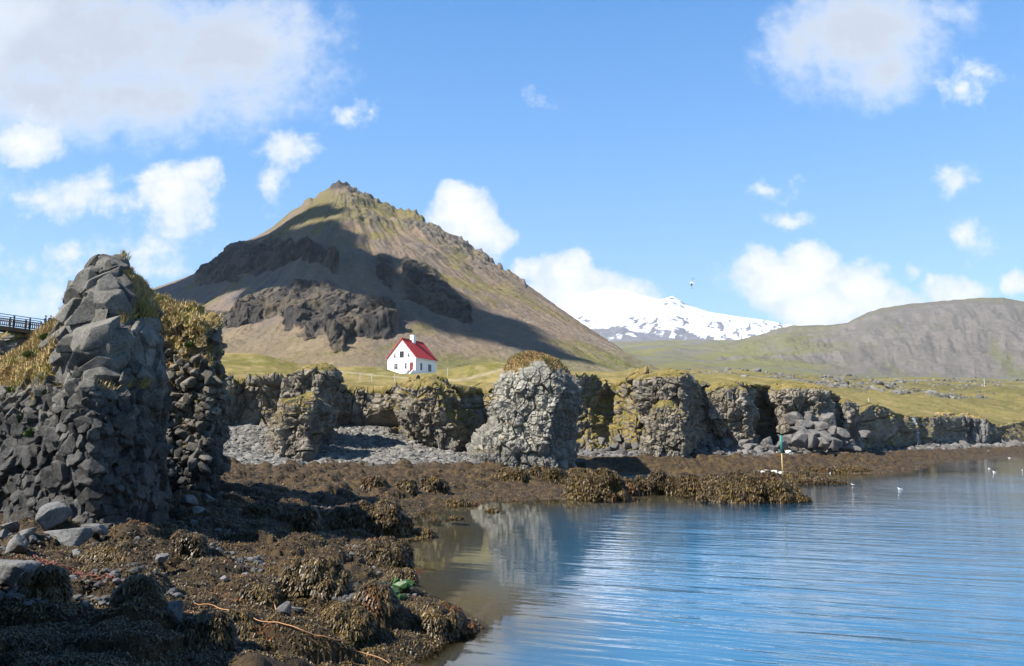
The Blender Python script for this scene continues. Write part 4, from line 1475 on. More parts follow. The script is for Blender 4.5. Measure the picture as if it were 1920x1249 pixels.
# shaded rock just outside the lower left corner, whose shadow lies over the foreground
rock_obj('rock_wall', [[(-17, 0, z0), (-11, .2, z0), (x1, 3.3, z0), (x2, 7.8 - .1 * z0, z0), (x3, 10.6 - .16 * z0, z0), (-12, 11.8 - .16 * z0, z0), (-17, 11.5, z0)] for z0, x1, x2, x3 in
                       [(-.5, -6.6, -6.1, -8.3), (1.5, -6.9, -6.5, -8.7), (3, -7.6, -7.6, -9.3), (5.5, -8.6, -8.6, -9.8), (7.3, -9.4, -9.4, -10.2), (8.2, -10.2, -10.3, -11)]], 420, 200, M_BOULDER_D, relief_second,
         'dark shaded rock at the very bottom left corner of the shore', 'rock', gbias=-.2)


# ------------------------------------------------------------------ stones
BOULDERS = []
for i in range(8):
    V = stone_shape(ICO3, 900 + i, 11 + i % 4)
    n = len(V)
    BOULDERS.append(mesh_data('boulder', V, tris=ICO3[1], mats=[M_BOULDER], attrs={'cell': np.full(n, .5), 'grass': np.full(n, -.6), 'hgt': np.full(n, .5)}))
BOULDERS_D = []
for i in range(6):
    me = BOULDERS[i].copy()
    me.materials[0] = M_BOULDER_D
    BOULDERS_D.append(me)
BK = {}
KIND = ['angular', 'blunt', 'wedge shaped', 'rounded', 'slabby', 'lumpy', 'pointed', 'blocky']


def put_boulder(px, py, w, h, label, group, meshes=BOULDERS, fn=None, yaw=None, loc=None, name='boulder', cat='boulder', sink=.25):
    """a boulder whose foot shows at photo pixel (px,py), w x h photo pixels large"""
    p = hit(px, py, fn) if loc is None else np.array(loc)
    s = p[1] / FPX
    i = random.randrange(len(meshes))
    o = bpy.data.objects.new(name, meshes[i])
    sx, sz = .5 * w * s, .5 * h * s
    o.scale = (sx, (sx + sz) * .5 * random.uniform(.85, 1.1), sz)
    o.rotation_euler = (random.uniform(-.3, .3), random.uniform(-.3, .3), random.uniform(0, 6.28) if yaw is None else yaw)
    o.location = (p[0], p[1] + .3 * sx, p[2] + sz * (1 - 2 * sink * .6))
    COL.objects.link(o)
    return tag(o, label, cat, group)


FOOT = 'boulders at the foot of the tall near stack'
for px, py, w, h, lab in [(92, 992, 62, 44, 'large rounded grey boulder against the foot of the nearest stack'),
                          (128, 1022, 84, 40, 'broad flat grey boulder, widest of those at the foot of the nearest stack'),
                          (172, 1014, 48, 26, 'low slab of grey stone at the right end of the boulders under the nearest stack'),
                          (30, 1040, 46, 36, 'angular pale block with a flat face among small stones at the left edge'),
                          (48, 1012, 26, 22, 'small grey boulder behind the pale angular block at the left edge'),
                          (12, 1002, 32, 30, 'grey boulder cut by the left edge of the picture below the columns'),
                          (150, 962, 40, 46, 'upright dark block leaning on the columns of the nearest stack'),
                          (60, 1022, 16, 18, 'small white stone beside the pale angular block'),
                          (22, 1102, 80, 58, 'big smooth grey boulder lying in seaweed at the left edge'),
                          (2, 1018, 22, 20, 'small dark stone at the very left edge beside the pale block'),
                          (140, 1044, 18, 13, 'small pointed stone just below the broad flat boulder')]:
    put_boulder(px, py, w, h, lab, FOOT if py < 1050 else 'bare stones showing through the seaweed')
WS = 'bare stones showing through the seaweed'
for px, py, w, h, lab in [(300, 1062, 24, 30, 'pale upright stone leaning on a golden mound of seaweed'),
                          (322, 1160, 28, 40, 'pointed pale stone standing in seaweed left of the rope end'),
                          (145, 1050, 20, 14, 'little grey stone half buried in golden seaweed below the stack'),
                          (372, 965, 26, 14, 'white boulder at the foot of the second rubbly stack'),
                          (350, 948, 34, 22, 'grey boulder tucked against the base of the second rubbly stack'),
                          (388, 946, 24, 16, 'pale rounded boulder right of the second stack foot'),
                          (362, 985, 10, 10, 'small stone on the weed in front of the second stack'),
                          (436, 1040, 14, 8, 'flat pale stone near the large orange seaweed mound'),
                          (420, 1093, 18, 12, 'pale stone among the pebbles left of the orange seaweed mound'),
                          (142, 1128, 14, 10, 'round stone near the end of the rusty chain'),
                          (556, 1150, 20, 12, 'pale flat stone near the middle of the rope'),
                          (534, 1155, 16, 24, 'dark upright stone just above the rope'),
                          (735, 1052, 40, 12, 'dark flat wet rock at the water edge'),
                          (330, 1172, 10, 12, 'small brown stone below the pointed pale stone'),
                          (398, 1028, 12, 8, 'small whitish stone in the shadow of the nearest stack')]:
    put_boulder(px, py, w, h, lab, WS)

# the fall of boulders under the craggy block on the right
PILE = 'boulder pile under the dark columns'
rb = random.Random(3)
spots = [(1492, 800, 30), (1516, 790, 34), (1535, 786, 30), (1552, 800, 32), (1520, 808, 30), (1498, 820, 34), (1540, 812, 30), (1560, 815, 30), (1512, 828, 30), (1530, 826, 26), (1550, 830, 30), (1574, 828, 28), (1590, 838, 24), (1484, 838, 26), (1502, 842, 28), (1526, 842, 30),
         (1548, 846, 28), (1568, 846, 30), (1590, 848, 22), (1610, 842, 22), (1626, 824, 24), (1470, 846, 24), (1505, 808, 24), (1545, 796, 22), (1524, 798, 26), (1580, 838, 20), (1536, 836, 20), (1605, 850, 18),
         (1380, 838, 26), (1396, 842, 28), (1410, 848, 30), (1365, 846, 26), (1345, 842, 24), (1330, 836, 28), (1352, 828, 22), (1372, 824, 20), (1318, 844, 22), (1335, 852, 22), (1385, 852, 24), (1425, 852, 26), (1440, 846, 28), (1450, 852, 20),
         (1150, 846, 24), (1175, 842, 22), (1195, 846, 18), (1083, 800, 16), (1130, 835, 18), (1160, 830, 16), (1110, 842, 20), (1140, 850, 16)]
for i, (px, py, w) in enumerate(spots):
    wh = 'beside the dark cave' if 1310 < px < 1460 else ('on the scree right of the big pale stack' if px < 1310 else 'in the pile under the dark columns')
    D = float(np.interp(py, [785, 852], [116, 106])) + (0 if px < 1560 else (px - 1560) * .25) - (6 if px < 1310 else 0)
    put_boulder(px, py, w * rb.uniform(.8, 1.15), w * rb.uniform(.65, 1.0), 'fallen grey basalt boulder ' + wh, PILE if px > 1460 else ('boulders beside the dark cave' if px > 1310 else 'boulders on the scree right of the pale stack'), BOULDERS_D, loc=at(px, py, D), sink=.1)

M_GUANO = simple_mat('guano_stone', (.50, .48, .43), .85, .2, .35, 3.0)
BOULDERS_W = []
for i in range(4):
    me = BOULDERS[i].copy()
    me.materials[0] = M_GUANO
    BOULDERS_W.append(me)


# ------------------------------------------------------------------ rocks under seaweed
WEEDS = []          # surfaces that carry fronds: (points, normals)


def weed_rock(px, py, w, h, label, group='seaweed covered rocks', depth=.8, z=None, skew=0.0, flat=.55, name='seaweed_rock', amp=1.0):
    p = hit(px, py) if z is None else on(px, py, z)
    s = p[1] / FPX
    a, b, c = .5 * w * s, .5 * w * s * depth, h * s * (.82 if z is None else 1.0)
    nu, nv = int(np.clip(w * 1.9, 60, 340)), int(np.clip((h + .3 * w) * 1.1, 30, 150))
    u = np.linspace(0, 2 * math.pi, nu, endpoint=False)[None]
    v = np.linspace(-.35, math.pi / 2 * .995, nv)[:, None]
    r = np.sign(np.cos(v)) * np.abs(np.cos(v)) ** flat
    sq = lambda q: np.sign(q) * np.abs(q) ** .85
    r = r * (1 + .26 * fbm(np.stack([np.cos(u) * 1.4 + px, np.sin(u) * 1.4, 0 * u], -1), 3, 88) * (1.0 if z is None else .6))
    G = np.stack([p[0] + a * r * sq(np.cos(u)) + skew * a * np.sin(np.maximum(v, 0)), p[1] + b + b * r * sq(np.sin(u)), p[2] - .05 + c * 1.0 * np.sin(v) + 0 * u], -1)
    N = grid_normals(G)
    d = fbm(G / (.55 * max(c, .5) + .3), 4, int(px) % 97, .6) * .34 * min(max(c, .3), 1.0) * amp
    F1, F2, R, D = voro(G / (.30 + .12 * c), int(px) % 89)
    d = d + (np.sqrt(np.clip(1 - (F1 / .7) ** 2, 0, 1)) - .5) * .13 * amp + fbm(G * np.array((1, 1, .35)) / .12, 3, 77) * .03
    V = G + N * d[..., None]
    WEEDS.append((V.reshape(-1, 3), N.reshape(-1, 3), w * h))
    me = mesh_data(name, V, grid_quads(nv, nu, True), mats=[M_WEED], smooth=True)
    return link(name, me, None, None, label, 'seaweed rock', group)


for a in [(702, 1004, 118, 62, 'large golden green seaweed mound at the water edge below the second stack', dict(skew=-.15)),
          (336, 1042, 74, 44, 'golden seaweed mound in the sun just beyond the stack shadow', {}),
          (578, 1112, 112, 66, 'orange and dark seaweed hanging over a steep block in the middle of the beach', dict(flat=.35)),
          (612, 1124, 58, 40, 'dark rounded seaweed rock in front of the orange seaweed block', {}),
          (800, 1186, 118, 46, 'brown seaweed rock running into the water, with a peaked top', dict(skew=.1)),
          (868, 1184, 40, 14, 'small flat seaweed rock at the tip of the shore', {}),
          (742, 1098, 56, 28, 'low weedy rock beside the green algae stones', {}),
          (700, 1130, 66, 36, 'yellowish seaweed mound left of the green algae stones', {}),
          (560, 982, 60, 30, 'olive seaweed mound near the middle of the beach', {}),
          (640, 985, 54, 32, 'brown seaweed mound left of the large golden green one', {}),
          (790, 1006, 44, 14, 'low dark point of weedy rock at the waterline', {}),
          (485, 965, 56, 24, 'dark seaweed hummock in front of the second stack', {}),
          (705, 1052, 110, 32, 'long dark seaweed rock in the shadow of the nearest stack', {}),
          (810, 918, 46, 26, 'round dark seaweed rock by the tidal pool', {}),
          (760, 920, 40, 22, 'small round seaweed rock left of the tidal pool', {}),
          (700, 912, 44, 18, 'low seaweed rock behind the tidal pool', {}),
          (250, 1120, 80, 36, 'brown seaweed hummock under the rusty chain', {}),
          (60, 1120, 70, 50, 'golden seaweed draped beside the big smooth boulder', {}),
          (190, 1052, 90, 26, 'golden weed bank in front of the boulders under the nearest stack', {}),
          (370, 1205, 90, 40, 'brown seaweed hummock below the pointed pale stone', {}),
          (440, 1185, 60, 34, 'dark tufted seaweed rock below the rope', {}),
          (480, 1130, 70, 30, 'brown seaweed hummock above the rope', {}),
          (640, 1180, 90, 34, 'yellow brown seaweed bank near the lower shore', {})]:
    weed_rock(*a[:5], **a[5])
ISL = 'seaweed covered islets'
for a in [(1122, 938, 112, 50, 'yellow green seaweed islet with pale stones on its crest', dict(z=0, skew=.0)),
          (1430, 944, 186, 50, 'broad olive seaweed islet carrying the thin pole', dict(z=0, skew=-.1, flat=.45)),
          (1185, 928, 40, 26, 'small dark seaweed rock right of the yellow green islet', dict(z=0)),
          (1212, 926, 34, 28, 'second dark seaweed rock right of the yellow green islet', dict(z=0)),
          (1234, 925, 30, 38, 'tall rounded dark seaweed rock, highest of the row between the islets', dict(z=0, flat=.4)),
          (1272, 926, 46, 32, 'smooth slanting seaweed rock in the middle of the row between the islets', dict(z=0)),
          (1306, 930, 54, 38, 'slanting seaweed rock next to the broad islet', dict(z=0)),
          (1505, 943, 34, 12, 'small flat weedy rock at the right tip of the broad islet', dict(z=0)),
          (1012, 898, 36, 26, 'dark weedy boulder at the right foot of the big pale stack', {}),
          (1040, 906, 48, 30, 'rounded dark weedy boulder in front of the big pale stack', {}),
          (1082, 900, 44, 22, 'dark weedy boulder under the shaded side of the big pale stack', {}),
          (960, 900, 60, 20, 'brown weedy bank at the front foot of the big pale stack', {}),
          (1535, 908, 120, 9, 'long thin reef of weed behind the broad islet, ending at a gull', dict(z=0, depth=.35)),
          (1560, 887, 170, 9, 'long dark reef of weed nearest the cliffs', dict(z=0, depth=.35)),
          (1500, 898, 60, 10, 'short reef of brown weed behind the pole', dict(z=0, depth=.5)),
          (924, 960, 26, 5, 'small brown weed covered rock awash in the shallows', dict(z=0)),
          (852, 974, 34, 4, 'flat weed covered rock awash near the left shore', dict(z=0)),
          (815, 978, 24, 3, 'thin strip of weed awash at the left shore', dict(z=0)),
          (860, 948, 66, 9, 'low brown weed bank at the mouth of the tidal pool', dict(z=0))]:
    weed_rock(*a[:5], ISL, **a[5])

GU = 'whitened stones'
for (cx, cy, n, D, wh) in [(1432, 888, 13, 53.6, 'on the crest of the broad islet'), (1412, 867, 11, 96, 'on the weed shelf under the cave'), (1136, 893, 6, 53.5, 'on the crest of the yellow green islet'), (1295, 857, 9, 100, 'along the foot of the bent columns'), (1470, 853, 6, 106, 'under the boulder pile')]:
    for i in range(n):
        px = cx + rb.uniform(-1, 1) * n * 2.6
        put_boulder(px, cy + rb.uniform(-3, 3), rb.uniform(8, 16), rb.uniform(4, 8), 'pale bird whitened stone ' + wh, GU + ' ' + wh, BOULDERS_W, loc=at(px, cy + rb.uniform(-3, 3), D), name='stone', cat='stone', sink=.3)
M_ALGAE = simple_mat('green_algae', (.03, .070, .016), .5, .4, .5, 2.0)
BOULDERS_G = []
for i in range(3):
    me = BOULDERS[i + 3].copy()
    me.materials[0] = M_ALGAE
    BOULDERS_G.append(me)
for i, (px, py) in enumerate([(700, 1104), (716, 1112), (727, 1120), (740, 1118), (722, 1130), (745, 1098), (752, 1126), (712, 1122), (760, 1108), (735, 1132), (765, 1096), (750, 1112)]):
    put_boulder(px, py, rb.uniform(18, 30), rb.uniform(12, 18), 'bright green algae covered stone at the waterline', 'green algae stones at the waterline', BOULDERS_G, name='stone', cat='stone')


# ------------------------------------------------------------------ loose stones as one mass: beach pebbles, scree
def stones_mass(name, pts, size, mat, seed, base=ICO1, kinds=10, flat=(.55, .9)):
    r = np.random.default_rng(seed)
    shapes = [stone_shape(base, seed + i, 9, 0) for i in range(kinds)]
    nv = len(base[0])
    n = len(pts)
    V = np.empty((n, nv, 3))
    kk = r.integers(0, kinds, n)
    a = r.uniform(0, 6.28, n)
    fl = r.uniform(*flat, n)
    for i in range(kinds):
        q = np.where(kk == i)[0]
        S = shapes[i][None] * size[q, None, None]
        S = S * np.stack([np.ones(len(q)), np.ones(len(q)), fl[q]], -1)[:, None]
        c, s_ = np.cos(a[q])[:, None], np.sin(a[q])[:, None]
        V[q] = np.stack([S[..., 0] * c - S[..., 1] * s_, S[..., 0] * s_ + S[..., 1] * c, S[..., 2]], -1) + pts[q, None]
    F = (base[1][None] + (np.arange(n) * nv)[:, None, None]).reshape(-1, 3)
    val = np.repeat(r.uniform(0, 1, n), nv)
    me = mesh_data(name, V, tris=F, mats=[mat], attrs={'cell': val})
    return link(name, me, kind='stuff')


def pebble_mat(name, a, b_):
    m, h, b = new_mat(name, rough=.9, spec=.15)
    c = h.mix(h.attr('cell'), a, b_)
    n = h.noise(h.pos(), 9., 5, .7)
    h.put(b.inputs['Base Color'], h.mix(n, h.mix(1., c, (.75, .75, .75), 'MULTIPLY'), h.mix(1., c, (1.2, 1.2, 1.2), 'MULTIPLY')))
    return m


def scatter(n, kr, dr, cond, seed):
    r = np.random.default_rng(seed)
    k = r.uniform(kr[0], kr[1], n)
    D = np.exp(r.uniform(math.log(dr[0]), math.log(dr[1]), n))
    X = k * D
    z0 = shore_z(X, D, False)
    m = cond(X, D, z0)
    X, D = X[m], D[m]
    return np.stack([X, D, shore_z(X, D)], -1)


kx = lambda px: ke(px, 830)[0]
pts = scatter(26000, (kx(405), kx(960)), (66, 104), lambda X, D, z: (weed_amount(X, D, z) < .5) & (z < 6.3), 21)
r21 = np.random.default_rng(21)
stones_mass('pebbles', pts, np.clip(r21.lognormal(-1.75, .38, len(pts)), .09, .5), pebble_mat('pebble_grey', (.070, .066, .059), (.200, .188, .165)), 31)
pts = scatter(15000, (kx(1085), kx(1930)), (88, 290), lambda X, D, z: (weed_amount(X, D, z) < .5) & (z < 6) & (D < base_D(X / D) + 9), 22)
r22 = np.random.default_rng(22)
stones_mass('scree', pts, np.clip(r22.lognormal(-1.35, .5, len(pts)), .12, .95) * np.clip(pts[:, 1] / 110, .8, 2.), pebble_mat('scree_grey', (.05, .047, .043), (.15, .14, .13)), 41)
# grey lava rocks strewn over the far moor
r24 = np.random.default_rng(24)
lk = r24.uniform(kx(1290), kx(2050), 9000)
lD = np.exp(r24.uniform(math.log(360), math.log(1150), 9000))
lm = fbm(np.stack([lk * lD, lD, 0 * lD], -1) / np.array((60., 110., 1.)), 4, 345) > .12
lk, lD = lk[lm], lD[lm]
stones_mass('lava_rocks', np.stack([lk * lD, lD, moor_z(lk, lD)], -1), r24.lognormal(-.25, .5, len(lk)) * np.clip(lD / 600, .7, 1.6), pebble_mat('lava_grey', (.055, .052, .047), (.17, .16, .145)), 46)
# pebbles between the near weed
pts = scatter(9000, (-.68, -.10), (13, 42), lambda X, D, z: (z > .12) & (fbm(np.stack([X, D, 0 * X], -1) / 3.2, 3, 333) > .22), 23)
r23 = np.random.default_rng(23)
stones_mass('gravel', pts + np.array((0, 0, .01)), np.clip(r23.lognormal(-3.0, .45, len(pts)), .02, .16), pebble_mat('gravel_grey', (.035, .034, .033), (.12, .116, .11)), 51)


# ------------------------------------------------------------------ fronds of seaweed over the near shore
def frond_mat():
    m, h, b = new_mat('seaweed_fronds', rough=.42, spec=.30)
    h.put(b.inputs['Base Color'], h.attr('col', 'Color'))
    return m


def make_fronds(n, seed):
    r = np.random.default_rng(seed)
    px = np.where(r.uniform(0, 1, n) < .8, r.uniform(-40, 1120, n), r.uniform(1060, 1760, n))
    py = 852 + (1275 - 852) * r.uniform(0, 1, n) ** np.where(px > 1120, 3.2, 1.15)
    P = on(0, 0, -1)
    a, fy, fz = ray(px, py)
    kk = (0.6 - H) / fz
    D = np.clip(kk * fy, 10, 80)
    for _ in range(6):
        z = shore_z(a / fy * D, D, False)
        D = np.clip((z - H) / (fz / fy), 9, 125)
    X = a / fy * D
    z0 = shore_z(X, D, False)
    m = (z0 > -.03) & (weed_amount(X, D, z0) > .5) & (D < 122)
    X, D = X[m], D[m]
    z = shore_z(X, D)
    base = np.stack([X, D, z], -1)
    nrm = np.zeros_like(base)
    nrm[:, 2] = 1
    wt = np.array([w[2] for w in WEEDS], float)
    for (V, N, w) in WEEDS:
        q = r.integers(0, len(V), int(min(len(V), 4.5 * w)))
        q = q[(N[q, 2] > -.2) & (V[q, 2] > .02)]
        base = np.concatenate([base, V[q]])
        nrm = np.concatenate([nrm, N[q]])
    n = len(base)
    D = base[:, 1]
    sc_ = np.clip((D / 24) ** .72, .6, 3.0)
    L = r.uniform(.045, .15, n) * sc_
    W = r.uniform(.010, .028, n) * sc_
    ang = r.uniform(0, 2 * math.pi, n)
    h_ = np.stack([np.cos(ang), np.sin(ang), np.zeros(n)], -1)
    out = nrm * np.array((1, 1, 0))
    dr = h_ * 1.2 + out * .7
    dr /= np.linalg.norm(dr, axis=1)[:, None]
    side = np.stack([-dr[:, 1], dr[:, 0], np.zeros(n)], -1)
    up = np.clip(nrm[:, 2], .1, 1)[:, None] * np.array((0, 0, 1.))
    p0 = base - up * .01
    p1 = base + dr * (L * .45)[:, None] + up * (L * r.uniform(.05, .38, n))[:, None]
    p2 = base + dr * L[:, None] - np.array((0, 0, 1.)) * (L * (r.uniform(.0, .35, n) + (1 - nrm[:, 2]) * .5))[:, None]
    tw = side * W[:, None]
    V = np.stack([p0 - tw * .5, p0 + tw * .5, p1 - tw, p1 + tw, p2 - tw * .5, p2 + tw * .5], 1).reshape(-1, 3)
    i = np.arange(n)[:, None] * 6
    F = np.concatenate([i + np.array([0, 1, 3, 2]), i + np.array([2, 3, 5, 4])], 0)
    pal = np.array([(.032, .022, .012), (.080, .053, .021), (.120, .080, .027), (.140, .092, .021), (.15, .060, .018), (.14, .11, .06)])
    patch = fbm(base * np.array((1, 1, 0)) / 2.6, 3, 1201)
    patch2 = fbm(base * np.array((1, 1, 0)) / 1.3 + 9, 3, 1202)
    u = r.uniform(0, 1, n)
    c = cmix(pal[0], pal[1], u)
    c = cmix(c, pal[2], (r.uniform(0, 1, n) < .25) * 1.0)
    c = c * np.clip(1 + .9 * fbm(base / .35, 3, 1203) + .35 * r.normal(size=n), .35, 2.2)[:, None]
    c = cmix(c, pal[3], sstep(patch, .02, .45) * (r.uniform(0, 1, n) < .5) * r.uniform(.4, 1, n))
    c = cmix(c, pal[4], sstep(patch2, .38, .65) * (r.uniform(0, 1, n) < .6))
    c = cmix(c, pal[5], (r.uniform(0, 1, n) < .07) * 1.0)
    C = np.repeat(c * .82, 6, 0)
    me = mesh_data('seaweed', V, F, mats=[frond_mat()], cols={'col': C})
    return link('seaweed', me, kind='stuff')


make_fronds(210000, 61)


# ------------------------------------------------------------------ dry grass on the stacks
def blade_mat():
    m, h, b = new_mat('dry_grass_blades', rough=.8, spec=.1)
    h.put(b.inputs['Base Color'], h.attr('col', 'Color'))
    return m


M_BLADE = blade_mat()


def grass_on(name, V, N, g, n, seed, parent, L0=.10, W0=.008, cols=((.44, .34, .17), (.34, .245, .11), (.22, .20, .06))):
    r = np.random.default_rng(seed)
    V, N, g = V.reshape(-1, 3), N.reshape(-1, 3), g.ravel()
    px, py, d = proj(V)
    ok = (g > .45) & (px > -150) & (px < 2000) & (N[:, 1] < .55)
    idx = np.where(ok)[0]
    if not len(idx):
        return
    q = r.choice(idx, n)
    base = V[q] + r.normal(size=(n, 3)) * .03
    ang = r.uniform(0, 6.28, n)
    L = L0 * r.uniform(.5, 1.5, n)
    lean = np.stack([np.cos(ang), np.sin(ang), 0 * ang], -1) * .55 + N[q] * .5
    d1 = lean + np.array((0, 0, .9))
    d1 /= np.linalg.norm(d1, axis=1)[:, None]
    side = np.stack([-np.sin(ang), np.cos(ang), 0 * ang], -1) * (W0 * r.uniform(.6, 1.4, n))[:, None]
    p1 = base + d1 * L[:, None]
    p2 = p1 + (d1 * np.array((1.2, 1.2, .15))) * (L * .5)[:, None]
    W = np.stack([base - side, base + side, p1 + side * .8, p1 - side * .8, p2], 1).reshape(-1, 3)
    i = np.arange(n)[:, None] * 5
    ca = np.array(cols)
    pt = fbm(base / 1.6, 2, seed)
    c = cmix(ca[0], ca[1], r.uniform(0, 1, n))
    c = cmix(c, ca[2], sstep(pt, .1, .5) * .8)
    me = mesh_data(name, W, i + np.array([0, 1, 2, 3]), i + np.array([3, 2, 4]), mats=[M_BLADE], cols={'col': np.repeat(c, 5, 0)})
    return link(name, me, parent, 'stuff')


grass_on('grass', NS_V, NS_N, NS_G, 52000, 71, near_stack, .15, .010)
grass_on('grass', S2_V, S2_N, S2_G, 16000, 72, second_stack, .17, .014)
grass_on('grass', BS[1], BS[2], BS[3], 9000, 73, BS[0], .17, .03, ((.24, .155, .07), (.27, .19, .09), (.17, .15, .055)))


M_LEAF = simple_mat('green_leaf', (.085, .125, .035), .6, .3, .4, 9.0)


def leafy_plant(px, py, w, V, label):
    p = surf(V, px, py)
    r = np.random.default_rng(int(px * 7 + py))
    R = .62 * w * p[1] / FPX
    n = 220
    dirs = r.normal(size=(n, 3))
    dirs[:, 2] = np.abs(dirs[:, 2]) + .25
    dirs[:, 1] -= .3
    dirs /= np.linalg.norm(dirs, axis=1)[:, None]
    l_ = (R * r.uniform(.45, 1.1, n))[:, None]
    t = np.cross(dirs, r.normal(size=(n, 3)))
    t /= np.linalg.norm(t, axis=1)[:, None]
    V4 = np.concatenate([[[0, 0, 0]], np.stack([dirs * l_ * .72 + t * l_ * .17, dirs * l_, dirs * l_ * .72 - t * l_ * .17], 1).reshape(-1, 3)])
    F = np.concatenate([np.zeros((n, 1), int), 1 + np.arange(n * 3).reshape(-1, 3)], 1)
    o = link('plant', mesh_data('plant', V4, F, mats=[M_LEAF]), None, None, label, 'plant', 'green plants on the near stacks')
    o.location = p
    return o


for px, py, w, lab in [(84, 638, 22, 'green plant in dry grass under the boardwalk end'), (57, 668, 22, 'bushy green plant on the grassy slope left of the pale slabs'), (18, 742, 30, 'wide green plant near the left edge of the grassy slope'),
                       (95, 738, 30, 'green plant at the lower right end of the grassy slope'), (40, 786, 24, 'green plant at the border of grass and dark columns'), (62, 818, 30, 'reddish green plant growing between the dark columns'),
                       (18, 854, 18, 'small plant in a crack of the dark columns at the left edge'), (133, 560, 16, 'dark green tuft on the shoulder of the pale peak'), (168, 662, 14, 'small green tuft in a crack beside the shaded face')]:
    leafy_plant(px, py, w, NS_V, lab)
leafy_plant(357, 648, 20, S2_V, 'green plant on the sloping top of the second rubbly stack')


# ------------------------------------------------------------------ white house
M_WHITE = simple_mat('white_render', (.80, .80, .78), .7, .2, .03, 1.5)
M_ROOF = simple_mat('red_sheet_roof', (.40, .042, .04), .75, .15, .10, .8)
M_DOOR = simple_mat('red_door_paint', (.17, .025, .025), .5, .3, .05, 3)
M_PANE = new_mat('window_glass', (.02, .024, .03), .08, .6)[0]
M_FRAME = simple_mat('window_frame_paint', (.55, .54, .53), .6, .2, .05)
M_FRAME_D = simple_mat('dark_window_frame', (.10, .055, .05), .6, .2, .1)


